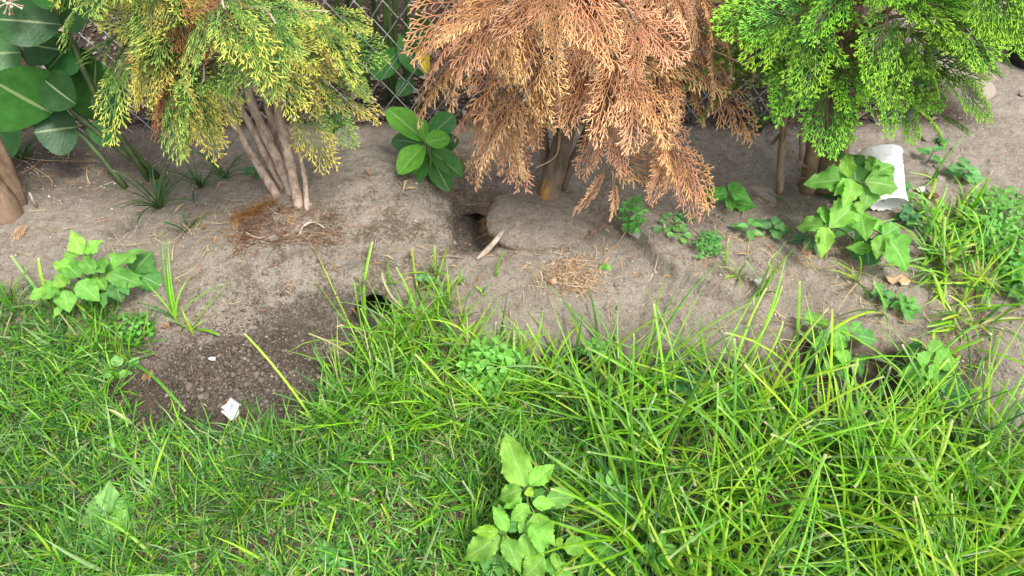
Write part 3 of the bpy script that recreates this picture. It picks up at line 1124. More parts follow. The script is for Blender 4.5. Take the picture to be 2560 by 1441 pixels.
c0 = ground(700, 560)
ground_c = {}
RM = root_plate(LT, 'root_ball', c0.x + .012, c0.y + .02, .105, .075, c0.z - .002, .030, 54, 0, .1)
RM['label'] = 'low eroded mound of root ball at the foot of the stems'
pp, dd, ll, cc = [], [], [], []
for k in range(640):
    cl_ = [(650, 575, .030, .022), (720, 600, .055, .014), (790, 590, .045, .016), (680, 545, .04, .02), (760, 560, .06, .03), (610, 600, .025, .02)][r.integers(6)]
    q0 = ground_c.setdefault(cl_, ground(cl_[0], cl_[1]))
    x, y = q0.x + r.normal() * cl_[2], q0.y + r.normal() * cl_[3]
    q = math.hypot((x - c0.x - .012) / .105, (y - c0.y - .02) / .075)
    z = max(float(HM(x, y)), c0.z - .002 + .010 * (1 - q * q) if q < .95 else -1) + .004
    pp.append((x, y, z))
    dd.append((r.normal(), r.normal() * .6, r.uniform(-.15, .25)))
    ll.append(r.uniform(.012, .055))
    cc.append([(.30, .15, .075), (.20, .10, .06), (.40, .28, .18), (.12, .07, .045)][r.integers(4)])
mb = fibres(None, 'root_hairs', pp, dd, ll, .0009, cc, 5, 55, .35)
o = obj('root_hairs', mb.mesh('root_hairs', off=LT.location), M_dry, RM)
o['kind'] = 'stuff'
for i, (p, q, rad) in enumerate([(((800, 575), (830, 565), (860, 580)), 0, .003), (((640, 590), (680, 605), (705, 596)), 0, .0025), (((700, 525), (730, 545), (775, 552)), 0, .0025), (((790, 598), (800, 575), (825, 560)), 0, .003)]):
    trunk(LT, 'root', M_barkL, [ground(u * .9 + 40, v) + Vector((0, 0, .012)) for u, v in p], (rad, rad * .6), 8, 5, .1, 360 + i)

# little fuzzy tuft of dead fine roots
p0 = ground(632, 545)
pp, dd, ll, cc = [], [], [], []
for k in range(420):
    s = r.uniform(-1, 1)
    x, y = p0.x + .045 * s, p0.y + .015 + .03 * s * abs(s) + r.normal() * .006
    pp.append((x, y, float(HM(x, y)) + .002))
    dd.append((r.normal() * .5 + s * .2, -.5 + r.normal() * .4, 1.0))
    ll.append(r.uniform(.015, .042))
    cc.append([(.40, .20, .07), (.30, .14, .05), (.46, .28, .12)][r.integers(3)])
mb = fibres(None, 'x', pp, dd, ll, .0007, cc, 4, 56, .5)
tag(obj('dead_root_tuft', mb.mesh('dead_root_tuft', off=p0), M_dry, loc=p0), 'fuzzy orange brown tuft of fine dead roots by the bare stems', 'root tuft')

# ------------------------------------------------------------------ milkweed and other broad plants
print('broad plants')
DKG, MDG, BRG, LTG = (.028, .105, .026), (.048, .175, .036), (.11, .34, .04), (.16, .34, .055)


def vary(c, r, k=.15):
    s = r.uniform(1 - k, 1 + k)
    return (c[0] * s * r.uniform(.88, 1.12), c[1] * s, c[2] * s * r.uniform(.85, 1.15))


def stem(root, pts, rad, n=8, color=(1, 1, 1), name='stem', mat=None, sides=6):
    P = smooth_path(pts, n)
    V, F = tube(P, np.linspace(rad, rad * .6, n), sides)
    return obj(name, mesh(name, V - np.array(root.location), F), mat or M_stem, root, color=color)


def put_leaf(root, kind, mat, B, T, w, color, k=0, up=Vector((0, -.35, 1)), roll=0.0, label=None):
    ms = LEAF[kind]
    o = obj('leaf', ms[k % len(ms)], mat, root, mtx=Matrix.Translation(-root.location) @ frame(B, T, w, up, roll), color=color)
    if label:
        o['label'] = label
    return o


PXM = lambda p: (p - Vector((0, 0, CAM_H))).length / FP       # metres one pixel spans at p


def leaf_plant(name, label, cat, root_px, kind, mat, leaves, hub=None, seed=0, group=None, stem_col=(1, 1, 1), stem_r=.0032, more=0, up=Vector((0, -.45, 1))):
    """leaves: (base u, base v, tip u, tip v, width px, base height, tip height, colour) above the soil"""
    r = np.random.default_rng(seed)
    g = ground(*root_px)
    root = thing(name, label, cat, g, group)
    hub = hub or (root_px[0], root_px[1] - 30, .08)
    nodes = [G(h[0], h[1], g.z + h[2]) for h in ([hub] if isinstance(hub[0], (int, float)) else hub)]
    for nd in nodes:
        stem(root, [g - Vector((0, 0, .01)), g.lerp(nd, .5) + Vector((r.normal() * .004, r.normal() * .004, .01)), nd], stem_r, 7, stem_col)
    for i, (bu, bv, tu, tv, wp, zb_, zt_, c) in enumerate(leaves):
        B, T = G(bu, bv, g.z + zb_), G(tu, tv, g.z + zt_)
        T = B + (T - B) * 1.16
        near = min(nodes, key=lambda q: (q - B).length)
        if (near - B).length > .006:
            stem(root, [near, near.lerp(B, .6) + Vector((0, 0, -.004)), B], .0014, 5, stem_col, 'stalk', sides=4)
        put_leaf(root, kind, mat, B, T, wp * PXM(B) * 1.04, vary(c, r, .2), i + seed, up + Vector((r.normal() * .18, r.normal() * .12, 0)), r.normal() * .12)
    for k in range(more):
        nd = nodes[k % len(nodes)]
        a = r.uniform(0, 6.28)
        L = r.uniform(.028, .062)
        B = nd + Vector((math.cos(a) * .012, math.sin(a) * .012, r.uniform(-.05, .012)))
        B.z = max(B.z, g.z + .012)
        T = B + Vector((math.cos(a) * L, math.sin(a) * L, r.uniform(-.3, .35) * L))
        stem(root, [nd, B], .0012, 3, stem_col, 'stalk', sides=4)
        put_leaf(root, kind, mat, B, T, L * r.uniform(.5, .68), vary(leaves[k % len(leaves)][7], r, .25), k, up + Vector((r.normal() * .3, r.normal() * .2, 0)))
    return root


# young milkweed in the middle
leaf_plant('milkweed', 'young glossy milkweed with broad pointed leaves beside the dead tree', 'plant', (1075, 452), 'milk', M_milk, [
    (1086, 378, 1137, 345, 50, .06, .06, DKG), (1060, 362, 984, 345, 56, .09, .07, MDG), (1072, 388, 1013, 456, 62, .06, .02, MDG), (1078, 392, 1117, 466, 52, .06, .015, MDG),
    (1075, 376, 1146, 428, 56, .08, .04, MDG), (1070, 347, 1133, 285, 56, .12, .13, MDG), (1062, 352, 979, 279, 62, .13, .15, BRG), (1060, 366, 1003, 421, 62, .11, .08, BRG),
    (1062, 352, 1054, 299, 26, .14, .17, BRG), (1064, 356, 1117, 345, 48, .145, .14, BRG), (1066, 400, 1085, 440, 40, .03, .01, DKG)],
    (1066, 352, .12), 3)

# big milkweed at the upper left
bigL = [
    (130, 284, -30, 200, 178, .34, .36, MDG), (52, 132, -70, 134, 120, .45, .43, MDG), (240, 150, 230, 316, 118, .36, .26, MDG), (195, 318, 85, 330, 112, .24, .20, DKG),
    (188, 100, 112, 175, 92, .40, .38, MDG), (150, 62, -40, 40, 104, .46, .45, DKG), (155, 58, 240, -20, 88, .46, .50, DKG), (110, 28, -20, 40, 66, .50, .49, BRG),
    (268, 300, 250, 366, 66, .22, .16, MDG), (48, 300, -50, 350, 130, .28, .24, MDG), (105, 195, 180, 260, 90, .30, .26, DKG), (60, 110, 130, 120, 80, .38, .37, DKG),
    (215, 180, 150, 120, 80, .36, .34, DKG), (250, 210, 300, 320, 70, .30, .22, DKG), (20, 60, -60, -10, 90, .52, .55, MDG), (160, -10, 60, -60, 90, .56, .58, MDG)]
g0 = ground(345, 478)
BM = thing('milkweed', 'large milkweed with broad dark green leaves at the upper left', 'plant', g0)
for (u, v, z) in ((160, 60, .46), (225, 200, .32), (60, 140, .44), (120, 270, .30)):
    nd = AT(u, v, 1.72)
    stem(BM, [g0 + Vector((random.uniform(-.05, .05), random.uniform(-.02, .08), -.01)), g0.lerp(nd, .55) + Vector((0, 0, .02)), nd, nd + Vector((-.03, 0, .12))], .0085, 10, (.55, .5, .6))
rb = np.random.default_rng(77)
for i, (bu, bv, tu, tv, w, zb_, zt_, c) in enumerate(bigL):
    yb = 1.66 + .10 * ((i * 7) % 5) / 4
    B, T = AT(bu, bv, yb), AT(tu, tv, yb - .05)
    put_leaf(BM, 'milk', M_milk, B, T, w * PXM(B), vary(tuple(q * .82 for q in c), rb, .2), i, Vector((.1 + rb.normal() * .2, -.8, .7)))
fl = AT(22, 6, 1.60)
mb = MB()
for k in range(26):
    d = rb.normal(size=3)
    d /= np.linalg.norm(d)
    p = np.array(fl) + d * .022
    V, F = tube([np.array(fl), p, p + d * .006], [.0008, .0012, .004], 5)
    mb.add(V, F, (.50, .32, .25) if k % 3 else (.70, .68, .52))
obj('flower_head', mb.mesh('flower_head', off=BM.location), M_dry, BM)

# stalks growing behind the fence
stk = [(905, 250, 900, -40, .0105), (930, 270, 892, -40, .0095), (955, 210, 925, -40, .0085), (952, 150, 965, -40, .008), (975, 120, 985, -40, .0095), (950, 300, 945, 170, .0105),
       (988, 290, 975, 60, .0085), (1030, 300, 1020, 150, .0105), (1020, 200, 1060, -40, .009), (1560, 130, 1570, -40, .009), (860, 330, 840, 120, .009), (880, 210, 860, -40, .009)]
STK_LABEL = ['thick dark stalk behind the fence, close to the yellowing conifer', 'second stalk behind the fence, crossing the thick dark stalk', 'slim stalk behind the fence, third from the yellowing conifer',
             'thin stalk behind the upper fence between the two conifers', 'upright stalk behind the fence left of the green fence leaf', 'short thick stalk rooted low behind the middle of the fence',
             'slim stalk rising behind the green leaf at the fence', 'thick stalk behind the fence holding up the yellow tipped leaf', 'stalk behind the fence partly hidden by dead foliage',
             'dark stalk behind the dead conifer', 'stalk low behind the fence under the yellowing foliage', 'stalk behind the fence hidden among yellowing foliage']
for i, (u0, v0, u1, v1, rd) in enumerate(stk):
    yb = 2.02 + .09 * (i % 3)
    A = AT(u0, v0, yb)
    A.z = float(HM(A.x, A.y))
    T = AT(u1, v1, yb)
    d = (T - A).normalized()
    T = A + d * (.95 + .1 * (i % 4))
    root = thing('milkweed_stalk', STK_LABEL[i], 'plant', A, 'stalks behind the chain link fence')
    stem(root, [A - Vector((0, 0, .02)), A.lerp(T, .5) + Vector((.006 * (i % 3 - 1), 0, 0)), T], rd, 10, (.50, .52, .5))
    for k in range(5):
        a = k * 2.2 + i
        B = A.lerp(T, .62 + .09 * k)
        put_leaf(root, 'milk', M_milk, B, B + Vector((math.cos(a) * .17, math.sin(a) * .17, .03)), .085, vary(DKG, rb), k)
# leaves seen through the wire
for nm, lb, base, lv in (
    ('milkweed', 'broad green leaf plant seen through the fence, one leaf tip yellow', (1030, 330),
     [(1004, 122, 930, 196, 58, MDG), (1000, 90, 1062, 190, 62, MDG), (1010, 90, 1085, 70, 60, DKG), (1030, 195, 995, 240, 42, DKG), (1046, 100, 1068, 182, 30, (.62, .48, .02))]),
    ('milkweed', 'dark leafy plant in the gap behind the dead tree', (1650, 200), [(1640, 150, 1580, 175, 70, DKG), (1660, 140, 1720, 175, 70, DKG), (1650, 120, 1670, 60, 70, DKG), (1655, 185, 1690, 215, 50, DKG)])):
    g = AT(base[0], base[1], 2.0)
    g.z = float(HM(g.x, g.y))
    root = thing(nm, lb, 'plant', g)
    B0 = AT(lv[0][0], lv[0][1], 1.98)
    stem(root, [g, g.lerp(B0, .5), B0], .008, 6, (.5, .5, .5))
    for i, (bu, bv, tu, tv, w, c) in enumerate(lv):
        B, T = AT(bu, bv, 1.98), AT(tu, tv, 1.945 - .01 * i)
        o = put_leaf(root, 'milk', M_milk, B, T, w * PXM(B), c, i, Vector((0, -.9, .5)))
        if c[0] > .5:
            o['label'] = 'yellowed leaf half'

# the tall toothed weed in front of the cup
W1 = (.150, .385, .058)
W2 = (.205, .455, .062)
W3 = (.085, .26, .055)
leaf_plant('broadleaf_weed', 'tall light green toothed weed with chewed holes in front of the cup', 'weed', (2150, 618), 'weed', M_weed, [
    (2140, 462, 2134, 352, 76, .17, .21, W3), (2120, 442, 2117, 388, 36, .19, .20, W2), (2118, 450, 2020, 455, 62, .18, .16, W1), (2165, 455, 2252, 462, 64, .18, .16, W1), (2134, 454, 2122, 502, 42, .19, .18, W2),
    (2172, 468, 2170, 514, 50, .16, .14, W1), (2186, 437, 2240, 398, 44, .18, .20, W1), (2184, 438, 2174, 392, 30, .18, .19, W1), (2137, 512, 2082, 560, 64, .15, .13, W2), (2140, 506, 2158, 532, 22, .16, .15, W2),
    (2068, 558, 2066, 508, 44, .12, .13, W1), (2056, 566, 1990, 556, 46, .12, .10, W1), (2066, 570, 2059, 626, 40, .12, .10, W2), (2152, 532, 2164, 594, 50, .13, .12, W1), (2206, 584, 2188, 544, 27, .11, .12, W2),
    (2208, 590, 2250, 562, 42, .11, .12, W1), (2206, 590, 2194, 636, 38, .11, .09, W2), (2216, 594, 2284, 664, 72, .11, .07, W1), (2130, 540, 2100, 580, 40, .07, .06, W3), (2170, 560, 2140, 600, 40, .06, .05, W3)],
    [(2138, 452, .18), (2140, 512, .15), (2066, 562, .12), (2208, 588, .11)], 5, more=10)
leaf_plant('broadleaf_weed', 'crinkled dark green leaf below the tall toothed weed', 'weed', (2168, 612), 'round', M_weed, [(2170, 598, 2172, 656, 56, .06, .03, (.05, .18, .06)), (2160, 600, 2135, 640, 34, .04, .02, W3)], (2168, 600, .05), 6)
leaf_plant('dock_seedling', 'small dark dull green seedling left of the tall toothed weed', 'weed', (2035, 600), 'lance', M_small, [
    (2028, 592, 1978, 600, 24, .03, .02, (.045, .12, .045)), (2030, 594, 2015, 622, 24, .03, .02, (.05, .14, .05)), (2040, 596, 2046, 636, 24, .03, .01, (.05, .12, .05)), (2036, 590, 2050, 575, 22, .03, .04, W3)], (2034, 592, .03), 8)
leaf_plant('broadleaf_weed', 'low light green toothed weed at the lawn edge on the left', 'weed', (250, 760), 'weed', M_weed, [
    (352, 690, 402, 712, 56, .05, .03, W3), (335, 682, 372, 628, 60, .06, .08, W3), (208, 634, 170, 583, 36, .11, .15, W2), (215, 634, 252, 604, 30, .11, .13, W2), (198, 692, 156, 652, 46, .11, .12, W1), (236, 682, 200, 640, 38, .13, .14, W1),
    (262, 680, 238, 640, 36, .13, .13, W1), (288, 672, 338, 608, 54, .12, .13, W1), (280, 682, 338, 712, 48, .12, .10, W1), (150, 720, 78, 744, 38, .10, .08, W2), (162, 716, 136, 688, 28, .11, .12, W2), (160, 728, 170, 776, 42, .09, .06, W1),
    (196, 706, 242, 746, 46, .11, .08, W1), (288, 706, 298, 752, 44, .09, .06, W3), (240, 690, 255, 722, 34, .10, .08, W2)],
    [(250, 684, .11), (158, 720, .09), (212, 640, .10), (300, 690, .10), (190, 690, .10)], 9, more=16)
leaf_plant('broadleaf_weed', 'pale green toothed weed standing in the lawn at the bottom', 'weed', (1320, 1412), 'weed', M_weed, [
    (1242, 1386, 1226, 1446, 66, .05, .03, W3), (1290, 1350, 1282, 1412, 44, .07, .05, W3), (1368, 1246, 1436, 1244, 50, .11, .10, W1), (1314, 1212, 1258, 1092, 74, .15, .18, W2), (1326, 1212, 1382, 1160, 46, .15, .16, W2), (1303, 1224, 1242, 1244, 46, .15, .13, W2),
    (1318, 1222, 1331, 1240, 24, .16, .16, (.26, .47, .03)), (1333, 1256, 1384, 1262, 34, .14, .13, W2), (1319, 1262, 1282, 1304, 40, .13, .11, W2), (1340, 1286, 1364, 1368, 66, .13, .10, W2), (1268, 1326, 1237, 1272, 34, .11, .13, W2), (1247, 1342, 1158, 1400, 62, .11, .08, W2),
    (1263, 1340, 1264, 1392, 32, .11, .09, (.24, .46, .04)), (1312, 1336, 1326, 1404, 50, .11, .08, W2), (1410, 1368, 1470, 1362, 46, .09, .08, W2), (1358, 1394, 1310, 1448, 56, .09, .06, W2), (1382, 1434, 1377, 1392, 38, .07, .08, W1), (1390, 1360, 1410, 1352, 24, .10, .10, (.24, .46, .03)), (1320, 1300, 1300, 1330, 34, .11, .10, W2)],
    [(1318, 1220, .15), (1325, 1300, .12), (1262, 1338, .11), (1380, 1370, .08)], 12, more=14)
leaf_plant('broadleaf_weed', 'patch of toothed weed rooted in soil at the long grass edge', 'weed', (2090, 880), 'weed', M_weed, [
    (2046, 818, 2020, 776, 40, .07, .08, W1), (2076, 832, 2040, 868, 38, .08, .06, W1), (2085, 818, 2130, 842, 46, .09, .08, W1), (2086, 832, 2102, 872, 38, .09, .07, W1), (2130, 830, 2150, 808, 30, .07, .08, W1), (2144, 838, 2190, 850, 38, .06, .05, W3),
    (2098, 880, 2125, 908, 34, .07, .06, W2), (2086, 892, 2064, 936, 38, .05, .03, W3), (2135, 895, 2165, 935, 42, .05, .03, W3), (2092, 878, 2100, 892, 20, .08, .08, W2), (2060, 800, 2075, 820, 26, .08, .08, W2)],
    [(2080, 830, .08), (2095, 880, .07)], 14, more=8)
leaf_plant('broadleaf_weed', 'rough toothed weed half hidden by long grass on the right', 'weed', (2330, 960), 'weed', M_weed, [
    (2300, 880, 2262, 862, 44, .07, .06, W3), (2325, 885, 2372, 852, 46, .09, .10, W1), (2322, 905, 2296, 886, 36, .10, .11, W1), (2335, 906, 2396, 902, 52, .09, .08, W1), (2328, 920, 2288, 962, 50, .08, .06, W1), (2345, 930, 2380, 960, 50, .06, .05, W3), (2330, 912, 2345, 925, 22, .10, .10, W2), (2300, 930, 2270, 970, 44, .04, .03, W3)],
    (2330, 912, .09), 16, more=6)
leaf_plant('mallow', 'glossy dark green crinkled leaf plant among the long grass', 'weed', (2372, 985), 'round', M_milk, [
    (2372, 985, 2352, 945, 50, .05, .06, (.03, .13, .03)), (2372, 985, 2410, 955, 50, .05, .06, (.03, .13, .03)), (2374, 986, 2412, 1010, 46, .05, .04, (.035, .14, .03)), (2370, 988, 2345, 1015, 46, .05, .04, (.03, .12, .03))], (2372, 984, .05), 18)


def small_weed(name, label, u, v, size, n, kind, mat, color, seed, h=.03, group=None, cat='weed', flat=.25):
    r = np.random.default_rng(seed)
    g = ground(u, v)
    root = thing(name, label, cat, g, group)
    hub = g + Vector((0, 0, h))
    stem(root, [g - Vector((0, 0, .006)), hub], .0016, 3)
    for k in range(n):
        a = k * (2.4 if n > 4 else 6.283 / n) + r.normal() * .25
        lv = k / max(1, n - 1)
        B = g + Vector((0, 0, h * (.35 + .65 * lv)))
        L = size * (1.05 - .35 * lv) * r.uniform(.8, 1.15)
        T = B + Vector((math.cos(a) * L, math.sin(a) * L, L * (flat * (lv * 1.6 - .4))))
        put_leaf(root, kind, mat, B + (T - B) * .12, T, L * {'spoon': .42, 'lance': .5, 'weed': .68, 'round': .9, 'milk': .5}[kind] * r.uniform(.85, 1.1), vary(color, r, .22), k)
    return root


SM = [
    ('weed_seedling', 'bright two leaved weed seedling below the dead branch tips', 1815, 512, .075, 6, 'weed', (.075, .27, .035), .045),
    ('weed_seedling', 'small upright dark seedling left of a pale leafy seedling', 1866, 588, .045, 6, 'lance', W3, .035),
    ('weed_seedling', 'pale blue green seedling among dry straws near the tall weed', 1925, 582, .050, 6, 'weed', (.07, .20, .06), .03),
    ('weed_seedling', 'tiny pale seedling on bare soil by the dry needle pile', 1510, 672, .016, 4, 'round', (.12, .33, .05), .008),
    ('rosette_weed', 'flat spoon leaved rosette on bare soil right of the clover sprig', 1675, 570, .050, 11, 'spoon', (.09, .24, .06), .012),
    ('rosette_weed', 'smaller spoon leaved rosette touching a larger rosette', 1695, 590, .040, 9, 'spoon', (.11, .28, .06), .012),
    ('rosette_weed', 'tiny three leaved rosette above the flat rosettes', 1686, 548, .024, 6, 'spoon', (.10, .26, .07), .010),
    ('rosette_weed', 'dark blue green creeping sprig right of the flat rosettes', 1716, 549, .026, 6, 'round', (.04, .14, .05), .010),
    ('rosette_weed', 'round spoon leaved rosette right of the crushed cup', 2283, 512, .042, 10, 'spoon', (.12, .30, .06), .012),
    ('weed_seedling', 'leafy seedling beside the grass tuft right of the cup', 2318, 408, .045, 6, 'lance', (.07, .23, .05), .05),
    ('weed_seedling', 'pale pointed seedling on the bare soil far right of the cup', 2402, 452, .055, 8, 'weed', (.10, .27, .08), .05),
    ('weed_seedling', 'tiny dark sprig on the soil under the green tree', 2352, 360, .020, 8, 'round', (.06, .19, .05), .015),
    ('nettle_weed', 'small nettle like weed just left of the long grass strip', 2250, 778, .045, 9, 'weed', (.095, .28, .05), .035),
    ('nettle_weed', 'dull green sprig above the small nettle like weed', 2198, 750, .036, 8, 'weed', (.08, .22, .06), .03),
    ('chickweed', 'leafy chickweed at the soil edge below the single upright blade', 1482, 900, .040, 12, 'lance', (.085, .27, .035), .05),
    ('chickweed', 'sprawling small leaved weed in the lawn by the broad wrinkled leaf', 1460, 975, .045, 12, 'lance', (.075, .23, .04), .03),
    ('chickweed', 'pale pointed leaf weed right of the bottom toothed weed', 1515, 1258, .055, 12, 'lance', (.11, .32, .055), .06),
    ('chickweed', 'small cut leaved weed at the bottom edge by the toothed weed', 1480, 1400, .050, 14, 'lance', (.085, .28, .035), .04),
    ('broadleaf_weed', 'wrinkled blue green leaf hidden in grass right of the chickweed', 1690, 960, .075, 4, 'round', (.055, .19, .05), .03),
    ('broadleaf_weed', 'yellowish leafy weed by the bottom edge under long grass', 1640, 1400, .050, 12, 'lance', (.10, .29, .035), .04),
    ('round_leaf_weed', 'single pale round leaf on the left edge of the dug soil', 288, 945, .035, 2, 'round', (.14, .36, .05), .012),
    ('round_leaf_weed', 'folded pale leaf lying at the grass tuft left of dug soil', 318, 915, .040, 2, 'round', (.14, .34, .09), .014),
    ('thistle', 'pale lobed leaf rosette low in the lawn at the lower left', 280, 1300, .085, 7, 'weed', (.17, .38, .09), .02),
    ('weed_seedling', 'pale seedling hanging in the grass above the clover', 1066, 715, .035, 4, 'weed', (.10, .26, .09), .035),
    ('weed_seedling', 'little leafy weed at the foot of the bare stems', 640, 445, .035, 4, 'round', (.05, .16, .04), .02),
    ('ivy_weed', 'leafy sprigs at the right edge under the clover', 2545, 745, .060, 8, 'weed', (.08, .24, .05), .05),
    ('ivy_weed', 'dark leafy sprig under the torn end of the cup', 2245, 478, .035, 8, 'weed', (.06, .19, .05), .03),
    ('ivy_weed', 'dark feathery sprig between the trunk and the toothed weed', 2092, 500, .050, 9, 'weed', (.035, .12, .04), .04),
    ('ivy_weed', 'dark leaves on the soil right of the toothed weed', 2265, 560, .040, 7, 'round', (.04, .15, .05), .03),
]
for i, (nm, lb, u, v, sz, n, kd, c, h) in enumerate(SM):
    small_weed(nm, lb, u, v, sz, n, kd, M_weed if kd == 'weed' else M_small, tuple(q * 1.2 for q in c), 400 + i, h)


def clover(label, spots, n, size, seed, hmax=.05, col=(.075, .27, .045)):
    r = np.random.default_rng(seed)
    u, v, ru, rv = spots
    g = ground(u, v)
    root = thing('clover', label, 'clover', g)
    for k in range(n):
        a, q = k * 2.4, math.sqrt((k + .5) / n)
        p = ground(u + ru * q * math.cos(a) + r.normal() * 4, v + rv * q * math.sin(a) + r.normal() * 4)
        p.z += .012 + hmax * (1 - q * .6) * r.uniform(.5, 1)
        s = size * r.uniform(.75, 1.2)
        yv = Vector((math.cos(a * 1.7), math.sin(a * 1.7), r.normal() * .15)).normalized()
        mt = frame(p, p + yv * s, s, Vector((r.normal() * .25, -.35 + r.normal() * .25, 1)))
        obj('leaf', CLOVER[k % 4], M_clover, root, mtx=Matrix.Translation(-root.location) @ mt, color=vary(tuple(q * 1.35 for q in col), r, .25))
    return root


clover('three leaved clover sprig under the hanging dead branch tip', (1578, 555, 34, 38), 13, .034, 1, .04)
clover('dense round clover clump on bare soil near the seedlings', (1766, 628, 38, 34), 30, .022, 2, .03, (.06, .23, .04))
clover('bright clover patch in the middle of the lawn', (1232, 950, 75, 58), 44, .040, 3, .12, (.115, .30, .045))
clover('large clover bed at the right edge', (2492, 575, 105, 85), 85, .036, 4, .06, (.085, .25, .035))
clover('clover spilling over the right edge below the clover bed', (2535, 680, 45, 45), 22, .036, 5, .05, (.08, .28, .05))
clover('small clover patch near the bottom edge left of the toothed weed', (830, 1408, 42, 30), 12, .026, 6, .03, (.07, .24, .05))
clover('clover leaves hidden in grass at the left lawn edge', (335, 838, 60, 28), 12, .028, 7, .03, (.08, .27, .04))
clover('pale clover leaves in the lawn below the paper scrap', (680, 1160, 45, 30), 9, .024, 8, .02, (.09, .27, .08))

# ------------------------------------------------------------------ litter and small finds
print('small things')
# crushed cup, lying with its rim away from the camera
gc = ground(2222, 505)
CUP = thing('cup', 'crushed white cup lying on the soil beside the green tree', 'cup', gc)
M_cup = plain_material('white_foam', (.70, .69, .67), (.84, .84, .83), 30, .45, .25, .4)
_nt = M_cup.node_tree
_tc = N(_nt, 'TexCoord')
_d = ramp(_nt, noise(_nt, 55, 5, .75, _tc.outputs['Object']), [(.60, (1, 1, 1)), (.70, (.55, .48, .40))])
_src = _nt.nodes['Principled BSDF'].inputs['Base Color'].links[0].from_socket
_nt.links.new(mixc(_nt, 1.0, _src, _d, 'MULTIPLY'), _nt.nodes['Principled BSDF'].inputs['Base Color'])
M_cupin = plain_material('dirty_foam', (.30, .26, .22), (.72, .70, .66), 18, .6, .3, .3)
A0 = G(2212, 470, gc.z + .050)           # foot of the standing part
A1 = G(2212, 392, gc.z + .115)


def cup_shell(mbuilder, r0, r1, A, B, rings, na, dent, seed, a0=0, a1=2 * np.pi, torn=0.0):
    r = np.random.default_rng(seed)
    ax_ = np.array(B - A)
    Lh = np.linalg.norm(ax_)
    ax_ = ax_ / Lh
    s1 = np.cross(ax_, [0, 0, 1.])
    s1 /= np.linalg.norm(s1)
    s2 = np.cross(s1, ax_)
    a = np.linspace(a0, a1, na)
    V = []
    for t, k in rings:
        rr = (r0 + (r1 - r0) * t) * k * (1 + dent * fbm(np.cos(a) * 1.2 + seed, np.sin(a) * 1.2 + t * 2, seed, 2))
        base = np.array(A) + ax_ * Lh * t
        tear = torn * (r.random(na) - .3) * (t < .01)
        V.append(base + np.outer(np.cos(a) * rr, s1) + np.outer(np.sin(a) * rr * .86, s2) + np.outer(tear, ax_))
    V = np.concatenate(V)
    F = [[i * na + j, i * na + j + 1, (i + 1) * na + j + 1, (i + 1) * na + j] for i in range(len(rings) - 1) for j in range(na - 1)]
    mbuilder.add(V, F)


cb = G(2222, 512, gc.z + .040)
ct = cb + Vector((-.004, .135, .062))
mb = MB()
rings = [(0, 1), (.1, 1), (.25, 1.01), (.4, 1.0), (.55, 1.0), (.66, 1.0), (.69, 1.03), (.715, 1.0), (.76, 1.0), (.785, 1.03), (.81, 1.0), (.85, 1.01), (.90, 1.03), (.94, 1.06), (.965, 1.10), (.985, 1.10), (1.0, 1.05), (1.0, .98), (.96, .95), (.7, .94), (.3, .94), (.02, .94)]
cup_shell(mb, .046, .056, cb, ct, rings, 48, .10, 3, 0, 2 * np.pi, .006)
obj('cup_wall', mb.mesh('cup_wall', off=gc), M_cup, CUP)
mb = MB()
for k, (u, v, u2, v2, w) in enumerate([(2185, 505, 2240, 512, 9), (2182, 514, 2236, 522, 6), (2200, 523, 2234, 527, 4)]):
    P, Q = ground(u, v) + Vector((0, 0, .006)), ground(u2, v2) + Vector((0, 0, .012))
    d = np.array(Q - P)
    n_ = 9
    V = []
    for j in range(n_):
        t = j / (n_ - 1)
        c = np.array(P) + d * t
        hgt = w * .0011 * (1 + .3 * math.sin(j * 2.3 + k))
        V += [c + [0, .002, hgt * 1.3], c + [0, -.004, hgt * .2], c + [0, .0, -.004]]
    F = []
    for j in range(n_ - 1):
        for q in range(3):
            F.append([j * 3 + q, j * 3 + (q + 1) % 3, j * 3 + 3 + (q + 1) % 3, j * 3 + 3 + q])
    mb.add(V, F)
o = obj('torn_base', mb.mesh('torn_base', off=gc), M_cupin, CUP)
o['label'] = 'dirty torn strips at the near end'


def scrap(name, label, cat, poly, mat, lift=.004, crump=.006, seed=0, res=9):
    """thin crumpled sheet with an outline given on the soil"""
    r = np.random.default_rng(seed)
    P = [ground(u, v) for u, v in poly]
    c = sum(P, Vector()) / len(P)
    V, F = [], []
    n = len(P)
    rings = 5
    ph = r.random(4) * 6
    for i in range(rings + 1):
        q = i / rings
        for p in P:
            x, y = c.x + (p.x - c.x) * q, c.y + (p.y - c.y) * q
            z = float(HM(x, y)) + lift + crump * (.5 + .9 * math.sin(x * 130 + ph[0]) * math.sin(y * 150 + ph[1])) + crump * 1.1 * abs(math.sin(x * 70 - y * 95 + ph[2]))
            V.append((x, y, z))
    for i in range(rings):
        for j in range(n):
            k = (j + 1) % n
            F.append([i * n + j, i * n + k, (i + 1) * n + k, (i + 1) * n + j])
    V = np.array(V)
    nv = len(V)
    V2 = np.concatenate([V, V - [0, 0, .0012]])
    F2 = F + [[a + nv for a in f[::-1]] for f in F] + [[rings * n + j, rings * n + j + nv, rings * n + (j + 1) % n + nv, rings * n + (j + 1) % n] for j in range(n)]
    o = obj(name, mesh(name, V2 - np.array(c), F2, smooth=False), mat, loc=c)
    return tag(o, label, cat)


